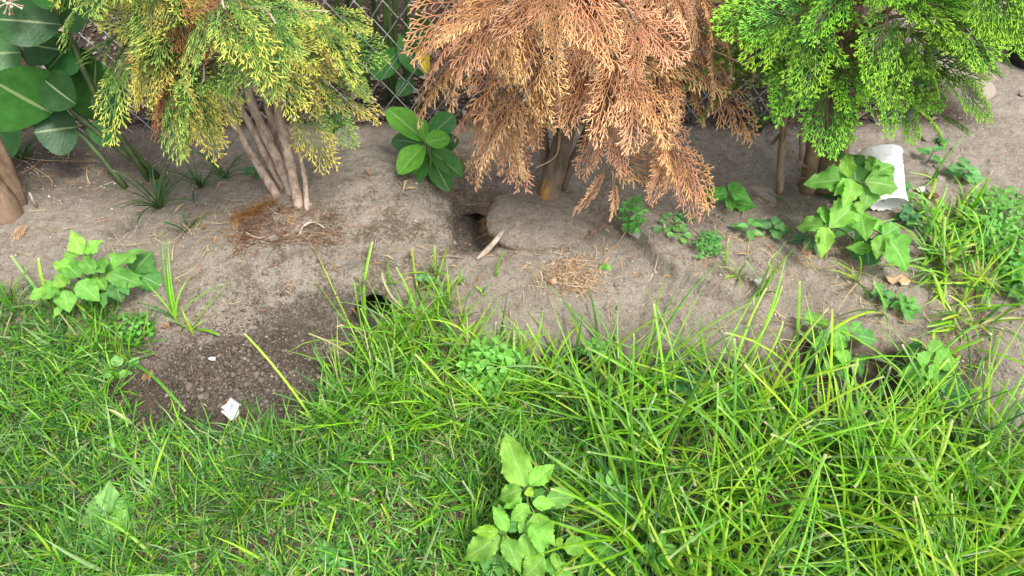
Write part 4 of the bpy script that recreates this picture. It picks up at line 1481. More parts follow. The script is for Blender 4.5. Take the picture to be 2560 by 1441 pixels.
M_paper = plain_material('white_paper', (.34, .345, .36), (.48, .49, .50), 60, .7, .2, .3)
M_grey = plain_material('grey_scrap', (.45, .44, .42), (.62, .61, .59), 80, .6, .3, .3)
scrap('paper_scrap', 'torn crumpled white paper scrap where the dug soil meets the lawn', 'paper scrap',
      [(563, 1040), (572, 1027), (588, 1016), (604, 1024), (613, 1032), (608, 1040), (605, 1052), (596, 1066), (586, 1070), (575, 1062), (566, 1056), (574, 1047)], M_paper, .012, .016, 3)
scrap('plastic_scrap', 'small grey plastic flake lying on the dug soil', 'plastic scrap', [(522, 903), (530, 897), (541, 899), (542, 908), (532, 910)], M_grey, .006, .004, 4)
scrap('paper_scrap', 'tiny pale blue white scrap beside a grass tuft on the right', 'paper scrap', [(1880, 712), (1888, 705), (1900, 708), (1903, 722), (1893, 729), (1884, 724)], M_paper, .008, .006, 5)
M_leafd = plain_material('dry_tan_leaf', (.34, .21, .12), (.50, .34, .21), 40, .8, .5, .2)
scrap('dead_leaf', 'tan dry lobed leaf on the soil below the toothed weed', 'leaf', [(2208, 700), (2220, 696), (2234, 700), (2248, 696), (2262, 703), (2275, 708), (2266, 718), (2250, 722), (2240, 716), (2226, 720), (2216, 712)], M_leafd, .004, .007, 6)
M_leafo = plain_material('olive_dead_leaf', (.20, .20, .09), (.34, .33, .17), 40, .7, .5, .2)
scrap('dead_leaf', 'curled olive green dead leaf in the long grass strip', 'leaf', [(2336, 645), (2346, 642), (2360, 660), (2370, 680), (2372, 702), (2362, 708), (2352, 690), (2342, 670)], M_leafo, .020, .012, 7)
M_leafb = plain_material('dark_red_leaf', (.060, .022, .014), (.12, .045, .030), 40, .55, .4, .4)
scrap('dead_leaf', 'dark reddish brown curled leaf on the soil right of the cup', 'leaf', [(2306, 484), (2318, 488), (2330, 490), (2344, 500), (2336, 508), (2322, 504), (2312, 494)], M_leafb, .006, .008, 8)
M_shell = plain_material('pale_chip', (.50, .45, .40), (.66, .62, .58), 60, .6, .2, .4)
scrap('wood_chip', 'pale flat chip on the soil right of the cup', 'chip', [(2286, 478), (2294, 472), (2306, 473), (2313, 480), (2304, 487), (2292, 488)], M_shell, .004, .004, 9)
scrap('dead_leaf', 'pale shrivelled leaf below the clover sprig', 'leaf', [(1570, 588), (1578, 584), (1590, 590), (1600, 598), (1596, 608), (1588, 602), (1578, 596)], M_shell, .004, .006, 10)
scrap('dead_leaf', 'yellow dry leaf on the soil left of the dead trunk', 'leaf', [(1238, 440), (1248, 434), (1258, 436), (1262, 444), (1252, 450), (1242, 448)], M_leafd, .006, .008, 11)
scrap('dead_leaf', 'small orange leaf in the dry needle pile', 'leaf', [(1370, 712), (1380, 706), (1390, 710), (1390, 720), (1378, 722)], M_leafd, .008, .006, 12)
M_clod = plain_material('red_brown_clod', (.050, .020, .012), (.17, .075, .045), 90, .9, .8, .1)


def rock_mesh(seed, sub=2, rough=.25, flat=.7):
    import bmesh
    bm = bmesh.new()
    bmesh.ops.create_icosphere(bm, subdivisions=sub, radius=1)
    r = np.random.default_rng(seed)
    nrm = [Vector(r.normal(size=3)).normalized() for _ in range(9)]
    off = r.uniform(.55, .95, 9)
    for v in bm.verts:
        for n_, o_ in zip(nrm, off):
            d = v.co.dot(n_) - o_
            if d > 0:
                v.co -= n_ * d * .85
        v.co *= 1 + rough * .25 * r.normal()
        v.co.z *= flat
    me = bpy.data.meshes.new('stone_shape')
    bm.to_mesh(me)
    bm.free()
    me.polygons.foreach_set('use_smooth', np.ones(len(me.polygons), bool))
    return me


ROCK = [rock_mesh(k, 1 if k < 6 else 2) for k in range(9)]
g = ground(2236, 1040)
tag(obj('bark_clod', rock_mesh(50, 3, .5, .6), M_clod, mtx=Matrix.Translation(g + Vector((0, 0, .012))) @ Matrix.Diagonal((.024, .032, .028, 1))), 'reddish brown crumbly clod in the long grass', 'clod')
M_slab = plain_material('flat_stone', (.20, .165, .135), (.31, .265, .22), 25, .9, .4, .2)
g = ground(2450, 230)
tag(obj('flat_stone', rock_mesh(51, 3, .08, .5), M_slab, mtx=Matrix.Translation(g + Vector((0, .01, .0))) @ Matrix.Rotation(-.5, 4, 'Z') @ Matrix.Diagonal((.050, .075, .05, 1))), 'flat grey brown stone under the right side of the green tree', 'stone')

# black plastic tub at the upper right corner
M_black = plain_material('black_plastic', (.006, .006, .007), (.016, .016, .018), 40, .35, .15, .5)
g = ground(2560, 205)
TUB = thing('plastic_tub', 'black plastic tub at the upper right edge of the picture', 'tub', g)
mb = MB()


def tub_ring(sx, sy, z, n=40):
    a = np.linspace(0, 2 * np.pi, n, endpoint=False)
    c, s = np.cos(a), np.sin(a)
    k = 1 / (np.abs(c) ** 5 + np.abs(s) ** 5) ** .2
    return np.stack([c * k * sx, s * k * sy, np.full(n, z)], 1)


rg = [tub_ring(.19, .13, 0), tub_ring(.205, .145, .10), tub_ring(.205, .145, .112), tub_ring(.222, .162, .114), tub_ring(.224, .164, .128), tub_ring(.205, .146, .130), tub_ring(.198, .138, .11), tub_ring(.18, .12, .015), tub_ring(.01, .01, .012)]
V = np.concatenate(rg)
F = [[i * 40 + j, i * 40 + (j + 1) % 40, (i + 1) * 40 + (j + 1) % 40, (i + 1) * 40 + j] for i in range(len(rg) - 1) for j in range(40)]
mb.add(V, F)
ot = obj('tub_wall', mb.mesh('tub_wall'), M_black, TUB, mtx=Matrix.Translation((.215, .12, -.01)) @ Matrix.Rotation(-.55, 4, 'Z'))

# grey stick by the burrow
g1, g2 = ground(1192, 655), ground(1258, 604)
M_stick = bark_material('weathered_wood', (.22, .175, .13), (.46, .39, .315), (1, 1, 1), 70)
c = (g1 + g2) / 2
P = smooth_path([g1 + Vector((0, 0, .008)), c + Vector((.004, -.010, .030)), g2 + Vector((0, -.022, .058))], 9)
V, F = tube(P, [.0025, .005, .0068, .0074, .0072, .0073, .0068, .006, .0048], 7, True, .2, np.random.default_rng(3))
tag(obj('stick', mesh('stick', V - np.array(c), F), M_stick, loc=c), 'short weathered grey stick leaning at the rim of the root ball', 'stick')
g1 = ground(92, 520)
V, F = tube([g1, g1 + Vector((.002, .004, .05))], [.004, .0032], 6)
tag(obj('twig_stub', mesh('twig_stub', V - np.array(g1), F), M_stick, loc=g1), 'short upright dry twig stub near the left edge trunk', 'twig')
for i, (lb, pts) in enumerate([
    ('thin dry runner beside the clover sprig', [(1510, 640), (1545, 615), (1572, 580)]), ('dry stem between clover sprig and rosette', [(1590, 585), (1620, 578), (1650, 568)]),
    ('dry curved grass stem on the soil by the burrow trench', [(1085, 652), (1120, 648), (1160, 650)]), ('dark thin root on the dug soil below the mound', [(480, 805), (510, 800), (525, 790)]),
    ('pale dry stem left of the clover clump', [(1730, 668), (1758, 655), (1785, 645)]), ('long dry stem in the shade below the big milkweed', [(40, 395), (120, 410), (260, 408)]),
    ('bent dry stem in the shade near the left trunk', [(60, 405), (130, 455), (132, 470)])]):
    P = smooth_path([ground(u, v) + Vector((0, 0, .006 + .006 * (k == 1))) for k, (u, v) in enumerate(pts)], 9)
    V, F = tube(P, .0014, 4)
    me_ = mesh('dry_stem', V - P[0], F, np.tile([[.34, .25, .15]], (len(V), 1)))
    tag(obj('dry_stem', me_, M_dry, loc=P[0]), lb, 'stem')

# dead sprigs fallen on the ground
for i, (u, v, a, s, lb) in enumerate([
    (72, 562, -1.7, .06, 'orange dead sprig standing on the soil near the left edge'), (432, 830, 2.6, .035, 'pale tan dead sprig at the grass edge above the dug soil'), (378, 925, -1.5, .045, 'thin dead sprig lying on the dug soil by the grass'),
    (1352, 528, -1.9, .05, 'pale dead sprig at the foot of the dead trunk'), (1390, 545, -1.2, .035, 'small dead sprig on the root ball right of the trunk foot'), (2018, 652, 1.5, .05, 'orange dead sprig on the soil below the dark seedling'),
    (560, 1005, -.9, .06, 'long dry sprig above the paper scrap'), (735, 535, -1.5, .045, 'pale dead sprig hanging at the foot of the bare stems'), (585, 550, -1.2, .04, 'dead sprig left of the fuzzy root tuft'), (1600, 905, -1.4, .05, 'tan dead sprig at the lawn edge right of the chickweed'),
    (1650, 925, -1.0, .05, 'shrivelled tan sprig in the grass by the wrinkled leaf')]):
    g = ground(u, v) + Vector((0, 0, .010))
    mt = frame(g, g + Vector((math.cos(a) * s, math.sin(a) * s, .004)), s * .8)
    tag(obj('dead_sprig', SPRAY['dead'][i % 7], M_dead, mtx=mt, color=(1.0, 1.0, .95, 1)), lb, 'sprig')

# pile of dry needles
g = ground(1425, 690)
r = np.random.default_rng(88)
pp, dd, ll, cc = [], [], [], []
for k in range(420):
    x, y = g.x + r.normal() * .038, g.y + r.normal() * .030
    pp.append((x, y, float(HM(x, y)) + .002 + .012 * max(0, 1 - np.hypot(x - g.x, y - g.y) / .06) * r.random()))
    a = r.uniform(0, 6.28)
    dd.append((math.cos(a), math.sin(a), r.uniform(-.02, .25)))
    ll.append(r.uniform(.012, .040))
    cc.append([(.56, .40, .25), (.66, .52, .36), (.42, .27, .16), (.50, .33, .20)][r.integers(4)])
mb = fibres(None, 'x', pp, dd, ll, .0011, cc, 3, 57, .3)
tag(obj('needle_pile', mb.mesh('needle_pile', off=g), M_dry, loc=g), 'little heap of dry tan needles on the bare soil', 'needles', None, 'stuff')

# pebbles: the ones large enough to pick out belong to the ground, the finer crumbs are one mass
r = np.random.default_rng(91)
peb = []
for k in range(175):
    peb.append((585 + r.normal() * 135, 960 + r.normal() * 52, r.uniform(.003, .0075) if k > 22 else r.uniform(.007, .012), .75))
for k in range(60):
    peb.append((540 + r.normal() * 120, 740 + r.normal() * 60, r.uniform(.003, .006), 1.0))
for u, v, s in [(665, 682, .010), (700, 632, .008), (545, 678, .008), (1470, 688, .009), (1480, 690, .010), (1540, 715, .008), (2310, 350, .012), (1790, 540, .008), (1800, 545, .007), (1810, 552, .008), (1775, 548, .006), (1785, 560, .006), (880, 432, .005), (960, 440, .006), (1548, 735, .006), (1735, 608, .009), (905, 505, .006), (2555, 240, .014), (2010, 585, .010), (1545, 770, .007), (1640, 770, .006), (2340, 420, .010)]:
    peb.append((u, v, s, 1.15))
for k in range(40):
    peb.append((r.uniform(900, 2300), r.uniform(480, 800), r.uniform(.003, .006), r.uniform(.8, 1.3)))
for i, (u, v, s, cb_) in enumerate(peb):
    g = ground(u, v)
    mt = Matrix.Translation(g + Vector((0, 0, s * .25))) @ Matrix.Rotation(r.uniform(0, 6.28), 4, 'Z') @ Matrix.Rotation(r.normal() * .3, 4, 'X') @ Matrix.Diagonal((s * r.uniform(.8, 1.35), s * r.uniform(.8, 1.1), s * r.uniform(.6, 1), 1))
    q = cb_ * r.uniform(.7, 1.15)
    obj('pebble', ROCK[i % 9] if s > .008 else ROCK[i % 6], M_stone, GROUND, mtx=mt, color=(q, q * r.uniform(.92, 1.02), q * r.uniform(.85, 1.02)))

nC = 30000
x, y = r.uniform(-1.45, 1.5, nC), r.uniform(.95, 1.95, nC)
k2 = 9000
c = G(590, 930, -.07)
x = np.concatenate([x, c.x + r.normal(0, .17, k2)])
y = np.concatenate([y, c.y + r.normal(0, .085, k2)])
dark = np.concatenate([np.zeros(nC), np.ones(k2)])
patch = fbm(x * 5, y * 5, 93)
keep = (patch > -.08) | (dark > 0)
x, y, dark = x[keep], y[keep], dark[keep]
s = np.exp(r.normal(-6.45, .38, len(x))) * (1 + .35 * dark) * np.where(r.random(len(x)) < .025, 2.3, 1)
oct_ = np.array([(1, 0, 0), (-1, 0, 0), (0, 1, 0), (0, -1, 0), (0, 0, 1), (0, 0, -1)], float)
of = np.array([(0, 2, 4), (2, 1, 4), (1, 3, 4), (3, 0, 4), (2, 0, 5), (1, 2, 5), (3, 1, 5), (0, 3, 5)])
A = r.uniform(0, 6.28, len(x))
jv = oct_[None] * r.uniform(.6, 1.3, (len(x), 6, 1))
ca, sa = np.cos(A)[:, None], np.sin(A)[:, None]
V = np.stack([jv[..., 0] * ca - jv[..., 1] * sa, jv[..., 0] * sa + jv[..., 1] * ca, jv[..., 2] * .8], -1) * s[:, None, None]
V += np.stack([x, y, HM(x, y) + s * .3], -1)[:, None]
F = (of[None] + 6 * np.arange(len(x))[:, None, None]).reshape(-1, 3)
tone = r.uniform(.5, 1.2, len(x)) * np.where(r.random(len(x)) < .06, 1.8, 1)
cl = np.where(dark[:, None] > 0, np.array([[.120, .096, .077]]), np.array([[.33, .288, .242]])) * tone[:, None]
cr = obj('soil_crumbs', mesh('soil_crumbs', V.reshape(-1, 3), F, np.repeat(cl, 6, 0)), M_crumb)
tag(cr, 'loose crumbs of soil scattered over the bed', 'soil', None, 'stuff')


def flakes(name, n, xf, yf, size, cols, seed, lift=.004, aspect=.45, tilt=.35, ybias=None):
    """thin curved bits lying on the ground"""
    r = np.random.default_rng(seed)
    x, y = xf(r, n), yf(r, n)
    L = size * np.exp(r.normal(0, .35, n))
    a = r.uniform(0, 6.28, n)
    d = np.stack([np.cos(a), np.sin(a)], 1)
    w = L * aspect
    P = []
    z0 = HM(x, y)
    for t, s_, k in ((-.5, 0, 0), (0, -.5, 1), (0, .5, 1), (.5, 0, 0)):
        px = x + d[:, 0] * L * t - d[:, 1] * w * s_
        py = y + d[:, 1] * L * t + d[:, 0] * w * s_
        P.append(np.stack([px, py, HM(px, py) * .6 + z0 * .4 + lift + k * L * .18 + r.uniform(0, 1, n) * L * tilt], 1))
    V = np.stack(P, 1).reshape(-1, 3)
    F = (np.array([(0, 1, 2), (1, 3, 2)])[None] + 4 * np.arange(n)[:, None, None]).reshape(-1, 3)
    cc = np.array(cols)[r.integers(len(cols), size=n)] * r.uniform(.7, 1.2, (n, 1))
    return mesh(name, V, F, np.repeat(cc, 4, 0))


TAN = [(.40, .27, .15), (.50, .36, .22), (.28, .15, .08), (.46, .24, .11), (.20, .14, .09)]
o = obj('leaf_litter', flakes('leaf_litter', 7000, lambda r, n: r.uniform(-1.7, 1.3, n), lambda r, n: 1.90 + r.random(n) ** 1.3 * 1.1, .022, [(.10, .075, .055), (.19, .14, .10), (.27, .22, .17), (.06, .045, .035)], 95, .003), M_dry)
tag(o, 'brown leaf litter on the shaded ground behind the fence', 'litter', None, 'stuff')
o = obj('dry_needles', flakes('dry_needles', 1700, lambda r, n: np.concatenate([r.uniform(-1.45, 1.4, n // 2), r.normal(.15, .35, n - n // 2)]), lambda r, n: np.concatenate([r.uniform(.9, 1.75, n // 2), r.normal(1.42, .15, n - n // 2)]), .018, TAN, 96, .002, .09, .25), M_dry)
tag(o, 'scattered dry needles and straw bits on the soil', 'litter', None, 'stuff')

# ------------------------------------------------------------------ grass
print('grass')
BARE = [(0, 560), (500, 600), (900, 640), (1300, 640), (1700, 600), (2300, 560), (2560, 560), (2560, 1080), (2300, 1050), (1900, 900), (1300, 900), (1000, 760), (480, 780), (0, 780)]


def blades(P, L, W, az, lean, curl, cols, nseg=4, fold=.3, tipcol=None, blunt=None, basecol=(.30, .34, .16), yaw=None, rough_floor=True):
    n = len(P)
    s = np.append(np.linspace(0, .955, nseg), 1.0)
    V = np.zeros((n, nseg + 1, 3, 3))
    C = np.zeros((n, nseg + 1, 3, 3))
    p = P.copy()
    th = lean.copy()
    azv = az.copy()
    if blunt is None:
        blunt = np.zeros(n)
    if yaw is None:
        yaw = np.zeros(n)
    for i in range(nseg + 1):
        d = np.stack([np.sin(th) * np.cos(azv), np.sin(th) * np.sin(azv), np.cos(th)], 1)
        side = np.stack([-np.sin(azv), np.cos(azv), np.zeros(n)], 1)
        nr = np.cross(d, side)
        w = W * (np.clip(1.08 - s[i] ** 2.2, .06, 1) * (1 - blunt) + blunt * (.85 + .15 * (s[i] < .9))) * (.6 + .4 * min(1, s[i] * 4 + .2))
        w = w[:, None]
        V[:, i, 0] = p - side * w * .5
        V[:, i, 1] = p + nr * w * fold
        V[:, i, 2] = p + side * w * .5
        f = max(0, 1 - s[i] * 3.5)
        c = cols * (1 - f * .55) + np.array(basecol) * f * .55 * cols.sum(1)[:, None] * 1.6
        if tipcol is not None:
            g_ = .8 if s[i] > .97 else .15 if s[i] > .9 else 0
            c = c * (1 - g_ * blunt[:, None]) + np.array(tipcol) * g_ * blunt[:, None]
        C[:, i] = c[:, None]
        ds = (s[i + 1] - s[i]) if i < nseg else 0
        p = p + d * (L * ds)[:, None]
        th = th + curl * ds
        azv = azv + yaw * ds
        zf = HM(p[:, 0], p[:, 1]) + .002
        p[:, 2] = np.maximum(p[:, 2], zf)
    V = V.reshape(-1, 3)
    C = C.reshape(-1, 3)
    m = (nseg + 1) * 3
    q = []
    for i in range(nseg):
        a = i * 3
        q += [(a, a + 1, a + 4, a + 3), (a + 1, a + 2, a + 5, a + 4)]
    F = (np.array(q)[None] + m * np.arange(n)[:, None, None]).reshape(-1, 4)
    return V, F, C


def scatter(poly, n, seed, z=-.08):
    r = np.random.default_rng(seed)
    pw = [G(u, v, z) for u, v in poly]
    xs, ys = [p.x for p in pw], [p.y for p in pw]
    out = []
    tot = 0
    wp = [(p.x, p.y) for p in pw]
    while tot < n:
        x, y = r.uniform(min(xs), max(xs), n), r.uniform(min(ys), max(ys), n)
        k = in_poly(x, y, wp)
        out.append(np.stack([x[k], y[k]], 1))
        tot += k.sum()
    xy = np.concatenate(out)[:n]
    return np.column_stack([xy, HM(xy[:, 0], xy[:, 1])])


def palette(n, r, pal, wts, k=.2):
    c = np.array(pal)[r.choice(len(pal), n, p=np.array(wts) / sum(wts))]
    return c * r.uniform(1 - k, 1 + k, (n, 1)) * r.uniform(.92, 1.08, (n, 3))


GP = [(.105, .300, .022), (.190, .450, .018), (.042, .145, .022), (.310, .500, .030), (.48, .42, .21), (.21, .37, .115)]


def grass_field(name, label, poly, n, Lr, Wr, seed, wts, lean=(.2, 1.0), curl=(.2, 1.2), nseg=4, clump=.5, fold=.3, blunt=.0, cat='grass', clumps=0, gap=None, azb=None):
    r = np.random.default_rng(seed)
    P = scatter(poly, n, seed)
    if clumps:
        ctr = scatter(poly, clumps, seed + 1)
        w = r.integers(clumps, size=n)
        mv = r.random(n) < clump
        off = r.normal(0, .016, (n, 2))
        P[mv, 0] = ctr[w[mv], 0] + off[mv, 0]
        P[mv, 1] = ctr[w[mv], 1] + off[mv, 1]
        P[:, 2] = HM(P[:, 0], P[:, 1])
    if gap is not None:
        k = fbm(P[:, 0] * 9, P[:, 1] * 9, seed + 5, 3) > gap
        P = P[k]
    n = len(P)
    P[:, 2] -= .004
    az = r.uniform(0, 6.283, n)
    if clumps:
        m = mv[k] if gap is not None else mv
        ww = w[k] if gap is not None else w
        dx_c, dy_c = P[:, 0] - ctr[ww, 0], P[:, 1] - ctr[ww, 1]
        az = np.where(m, np.arctan2(dy_c, dx_c) + r.normal(0, .6, n), az)
    if azb is not None:
        k = r.random(n) < azb[1]
        az = np.where(k, azb[0] + r.normal(0, .7, n), az)
    u = r.random(n)
    L = Lr[0] + (Lr[1] - Lr[0]) * u ** 1.4
    L *= 1 + .5 * fbm(P[:, 0] * 5, P[:, 1] * 5, seed + 9, 2)
    W = r.uniform(*Wr, n)
    le = r.uniform(*lean, n)
    cu = r.uniform(*curl, n)
    cols = palette(n, r, GP, wts)
    tone = 1 + .35 * fbm(P[:, 0] * 6, P[:, 1] * 6, seed + 13, 3)
    cols *= tone[:, None]
    V, F, C = blades(P, L, W, az, le, cu, cols, nseg, fold, (.55, .46, .30), (r.random(n) < blunt) * 1.0, yaw=r.normal(0, .5, n))
    o = obj(name, mesh(name, V, F, C), M_grass)
    tag(o, label, cat, None, 'stuff')
    return o


STRAW = True
LAWN_A = [(-260, 800), (60, 775), (200, 790), (330, 800), (395, 850), (330, 905), (285, 960), (330, 1050), (430, 1095), (540, 1085), (650, 1085), (760, 1060), (860, 1000), (1000, 1000), (1250, 1040), (1350, 1040), (1500, 1120), (1560, 1250), (1600, 1500), (1650, 1900), (-260, 1900)]
MID = [(845, 970), (900, 930), (975, 860), (1030, 785), (1085, 740), (1130, 790), (1190, 880), (1300, 925), (1420, 950), (1460, 1010), (1330, 1060), (1180, 1090), (900, 1090), (800, 1060), (815, 960)]
LONG = [(1420, 950), (1540, 960), (1640, 960), (1760, 945), (1890, 930), (1960, 990), (2040, 1050), (2180, 1060), (2320, 1080), (2440, 1090), (2560, 1120), (2900, 1150), (2900, 1900), (1600, 1900), (1560, 1300), (1490, 1150), (1400, 1040)]
STRIP = [(2300, 590), (2380, 545), (2450, 620), (2470, 740), (2440, 860), (2400, 930), (2330, 1030), (2230, 1010), (2300, 900), (2330, 800), (2290, 720), (2260, 650)]

# thatch of dead straw under the lawn
r = np.random.default_rng(120)
P = np.concatenate([scatter(LAWN_A, 4500, 121), scatter(LONG, 3000, 122), scatter(MID, 1200, 123), scatter(STRIP, 700, 124)])
n = len(P)
V, F, C = blades(P, r.uniform(.02, .08, n), r.uniform(.0009, .0018, n), r.uniform(0, 6.28, n), r.uniform(1.1, 1.6, n), r.uniform(-.3, .6, n), palette(n, r, [(.42, .31, .19), (.30, .20, .11), (.20, .14, .08), (.36, .30, .16), (.34, .16, .08)], [3, 3, 3, 2, 1]), 3, .2)
tag(obj('thatch', mesh('thatch', V, F, C), M_dry), 'dry straw thatch lying under the grass', 'thatch', None, 'stuff')

r = np.random.default_rng(140)
hot = [(1800, 650, 90, 40), (1950, 660, 110, 50), (2080, 690, 90, 40), (500, 640, 90, 50), (90, 600, 110, 40), (1420, 700, 120, 40), (2180, 740, 90, 50), (620, 600, 90, 30), (1180, 420, 60, 30), (1900, 880, 160, 30), (2000, 800, 120, 40), (250, 420, 140, 30), (2330, 780, 90, 90)]
P = []
for k in range(620):
    h_ = hot[r.integers(len(hot))]
    q = G(h_[0] + r.normal() * h_[2], h_[1] + r.normal() * h_[3], -.03)
    P.append((q.x, q.y, float(HM(q.x, q.y)) + .003))
P = np.array(P)
n = len(P)
V, F, C = blades(P, r.uniform(.02, .085, n), r.uniform(.0010, .0026, n), r.uniform(0, 6.28, n), r.uniform(1.35, 1.65, n), r.normal(0, .3, n), palette(n, r, [(.55, .42, .26), (.42, .29, .16), (.30, .19, .10), (.48, .25, .12)], [3, 3, 2, 1]), 4, .2, yaw=r.normal(0, .7, n))
tag(obj('straw', mesh('straw', V, F, C), M_dry), 'dry straw stems strewn over the bare soil', 'straw', None, 'stuff')

grass_field('lawn_grass', 'short fine mown lawn filling the lower left', LAWN_A, 15500, (.035, .115), (.0026, .0050), 130, [6, 2.2, 5.5, .5, .4, 2.2], (.25, 1.2), (.1, 1.1), 5, .35, .3, .02, clumps=420, gap=-.55)
grass_field('lawn_grass', 'broader flat lying blades mixed into the lawn', LAWN_A, 480, (.06, .15), (.0050, .0085), 131, [4, 2, 3, 1, .6, 4], (.5, 1.35), (.2, .9), 5, .3, .25, .06, clumps=60)
grass_field('tall_grass', 'taller bright grass in front of the second burrow', MID, 1050, (.06, .19), (.0032, .0062), 132, [4, 5, 2, 3, .4, 2], (.1, .85), (.2, 1.5), 6, .6, .3, .12, clumps=70)
grass_field('long_grass', 'long coarse yellow green grass filling the lower right', LONG, 2350, (.10, .36), (.0034, .0068), 133, [4, 7, 2, 5, .12, 1], (.2, 1.1), (.1, 1.35), 8, .55, .32, .30, clumps=120, gap=-.42)
grass_field('long_grass', 'fine dark undergrowth between the long blades', LONG, 3600, (.03, .11), (.0025, .0045), 134, [5, 2, 7, .3, .6, 2], (.2, 1.2), (.1, 1.0), 4, .4, .3, .03, clumps=120, gap=-.25)
grass_field('long_grass', 'strip of long tangled grass along the right side', STRIP, 250, (.08, .20), (.0045, .0085), 135, [4, 6, 2, 4, .8, 2], (.3, 1.2), (.3, 1.6), 7, .7, .32, .25, clumps=30)

# single tufts standing on the soil, each with its own blades
TIP = (.55, .46, .30)


def tuft(label, u, v, bl, seed, group=None, name='grass_tuft', pal=None, wid=(.0045, .0075), cat='grass'):
    """bl: list of (tip u, tip v, tip height) or a count with a length range"""
    r = np.random.default_rng(seed)
    g = ground(u, v)
    root = thing(name, label, cat, g, group)
    spec = []
    if isinstance(bl, tuple):
        for k in range(bl[0]):
            spec.append((r.uniform(0, 6.28), r.uniform(bl[1], bl[2]), r.uniform(.1, .9), r.uniform(.3, 1.5)))
    else:
        for (tu, tv, th) in bl:
            T = G(tu, tv, g.z + th)
            d = T - g
            hd = math.hypot(d.x, d.y)
            az = math.atan2(d.y, d.x)
            chord = d.length
            ang = math.atan2(hd, max(d.z, -.02))
            bend = r.uniform(.7, 1.3)
            spec.append((az, chord * (1 + bend * bend / 24), ang - bend / 2, bend))
    for az, L, le, cu in spec:
        c = palette(1, r, pal or GP, [4, 6, 2, 3, .3, 2] if pal is None else [1] * len(pal))
        V, F, C = blades(np.array([[g.x + r.normal() * .004, g.y + r.normal() * .004, g.z - .004]]), np.array([L]), np.array([r.uniform(*wid)]), np.array([az]), np.array([le]), np.array([cu]), c, 8, .32, TIP, np.array([float(r.random() < .25)]), yaw=np.array([r.normal() * .15]))
        obj('blade', mesh('blade', V - np.array(g), F, C), M_grass, root)
    return root


tuft('grass tuft at left edge of dug soil with one long arching blade', 322, 905, [(500, 1025, .02), (335, 770, .15), (345, 790, .1), (300, 860, .05), (290, 880, .04), (318, 830, .1)], 501)
tuft('grass tuft with one long blade arching over the right side of dug soil', 800, 1075, [(615, 828, .17), (700, 1085, .03), (760, 960, .10), (860, 1040, .05), (740, 1030, .06), (900, 985, .09)], 502)
tuft('tall blades leaning left over the second burrow', 900, 840, [(768, 675, .17), (945, 650, .18), (915, 720, .12), (800, 765, .10), (880, 730, .12), (985, 880, .06)], 503)
tuft('single upright narrow blade at the bare soil edge', 1490, 858, [(1465, 705, .13), (1500, 830, .03)], 504)
tuft('thin short blade beside the leaning grey stick', 1240, 695, [(1268, 622, .06), (1255, 680, .02)], 505)
tuft('small upright blades left of the needle pile', 1152, 712, [(1155, 660, .06), (1130, 695, .03), (1165, 705, .02)], 506)
tuft('cut stiff blade with yellow tip on the mound front', 972, 715, [(968, 645, .07), (950, 715, .02), (1000, 712, .02)], 507)
tuft('upright grass spray at the trench front', 1080, 685, [(1075, 612, .08), (1100, 640, .06), (1050, 660, .05), (1000, 690, .05), (1120, 690, .04)], 508)
tuft('short flat blades lying left of the dry needles', 1205, 735, [(1225, 715, .02), (1185, 715, .02), (1230, 730, .01)], 509)
tuft('spreading tuft in front of the tall weed with five stiff blades', 2145, 705, [(2068, 790, .05), (2240, 640, .10), (2062, 655, .07), (2185, 780, .04), (2100, 680, .05), (2150, 650, .09), (2060, 672, .04)], 510)
tuft('upright tuft behind the tiny blue white scrap', 1900, 735, [(1975, 590, .15), (1990, 620, .12), (1860, 650, .08), (1865, 790, .02), (1920, 640, .12), (1960, 740, .03), (1940, 690, .08), (1890, 690, .06)], 511)
tuft('low tuft left of the tiny blue white scrap', 1845, 690, [(1880, 640, .06), (1800, 670, .05), (1850, 720, .02), (1830, 650, .06), (1870, 700, .03), (1815, 700, .02)], 512)
tuft('single short blade below the seedlings', 1815, 665, [(1818, 590, .06), (1805, 650, .02)], 513)
tuft('long blades lying across the soil at the lawn edge', 2210, 785, [(2050, 850, .05), (2030, 830, .06), (2180, 700, .06), (2230, 830, .02)], 514)
tuft('dark tuft right of the cup with a long leaning blade', 2335, 450, [(2430, 330, .12), (2275, 440, .03), (2330, 510, .02), (2320, 400, .08), (2360, 400, .06), (2300, 470, .02)], 515)
tuft('long yellow green blades above the clover bed', 2420, 540, [(2480, 440, .12), (2395, 490, .07), (2400, 600, .02), (2380, 470, .08), (2450, 500, .07)], 516)
tuft('blades left of the clover bed', 2350, 580, [(2270, 510, .06), (2420, 560, .05), (2380, 480, .1), (2290, 560, .04), (2330, 640, .02)], 517)
tuft('short green blade by the thin right tree stem', 1940, 495, [(1935, 465, .04), (1985, 545, .01), (1970, 500, .02)], 518)
tuft('long blades over the left weed', 440, 800, [(395, 570, .16), (425, 640, .13), (600, 715, .08), (350, 700, .10), (420, 580, .14), (480, 680, .08), (330, 770, .05)], 519)
tuft('arching blades in front of the left weed', 235, 800, [(275, 600, .17), (160, 690, .10), (330, 660, .12), (255, 640, .14), (70, 690, .10), (200, 650, .12)], 520)
tuft('long blades at the left edge above the lawn', 40, 780, [(-30, 640, .13), (110, 770, .05), (60, 690, .10), (-20, 720, .08), (90, 700, .08), (120, 640, .12)], 521)
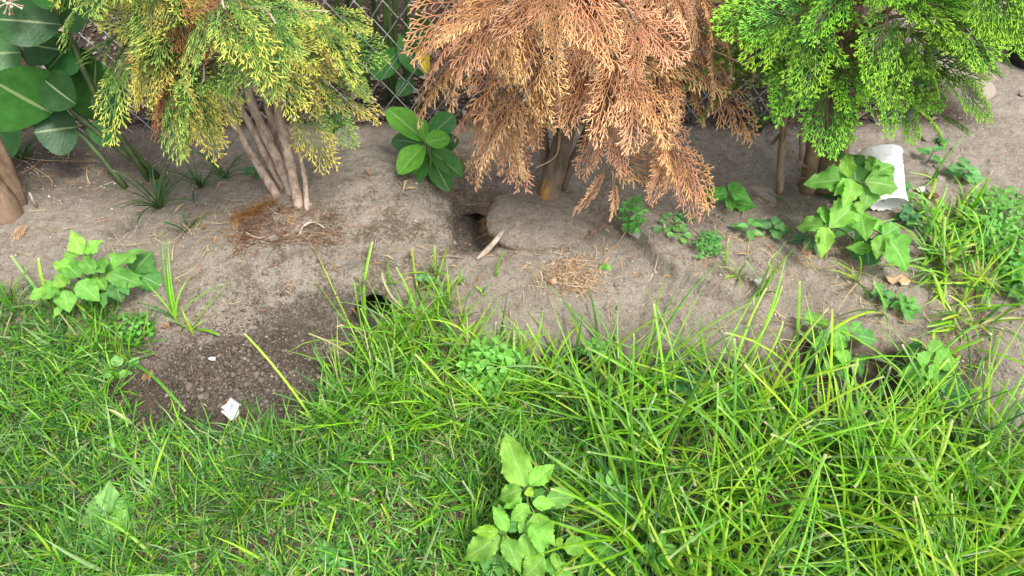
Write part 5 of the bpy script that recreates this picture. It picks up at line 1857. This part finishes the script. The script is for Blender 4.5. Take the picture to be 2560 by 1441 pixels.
tuft('blades at the foot of the left weed', 130, 770, [(20, 640, .12), (50, 720, .08), (240, 690, .10), (100, 640, .11)], 522)
tuft('thin grass near the fuzzy root tuft', 470, 590, [(540, 610, .02), (555, 560, .05), (440, 520, .07), (400, 560, .06), (510, 540, .05)], 523)
DKP = [(.045, .125, .025), (.06, .16, .03), (.035, .10, .025)]
tuft('dark drooping grass clump under the big milkweed', 400, 520, (26, .08, .22), 524, pal=DKP)
tuft('dark fine grass behind the bare stems', 500, 470, (20, .08, .18), 525, pal=DKP, wid=(.003, .005))
tuft('dark grass left of the bare stems under yellow foliage', 560, 450, (18, .06, .16), 526, pal=DKP, wid=(.003, .005))
tuft('shaded grass along the left edge behind the trunk', 60, 400, (20, .07, .18), 527, pal=DKP)
tuft('shaded grass in front of the fence behind the bare stems', 830, 330, (16, .06, .14), 528, pal=DKP)
tuft('thin grass right of the young milkweed', 1150, 440, (12, .06, .16), 529, pal=[(.13, .26, .04), (.09, .2, .04)], wid=(.003, .005))
tuft('grass under the fence right of the dead tree', 1900, 330, (14, .06, .14), 530, pal=DKP)
tuft('broken pale blades on the right bare soil', 2460, 900, [(2440, 945, .01), (2420, 960, .01), (2500, 830, .08)], 531)
tuft('blades leaning right over the bare soil at the right edge', 2440, 1080, [(2520, 940, .14), (2560, 960, .12), (2470, 900, .15), (2600, 1000, .1), (2430, 960, .12)], 532)
tuft('blades rising above the long grass edge on the right', 1990, 1060, [(2075, 800, .22), (1950, 900, .15), (2000, 930, .14), (2040, 960, .12)], 533)
tuft('blades at the soil edge above the wrinkled leaf', 1740, 925, [(1730, 770, .14), (1790, 800, .12), (1700, 850, .10), (1660, 830, .1), (1820, 850, .09)], 534)
tuft('blades at the soil edge below the dead sprigs', 1600, 960, [(1560, 820, .13), (1640, 880, .1), (1680, 900, .08), (1530, 900, .08)], 535)
tuft('tuft at the left soil edge under the mound', 480, 830, [(600, 715, .07), (545, 845, .02), (400, 790, .05), (450, 760, .06), (520, 800, .03)], 536)
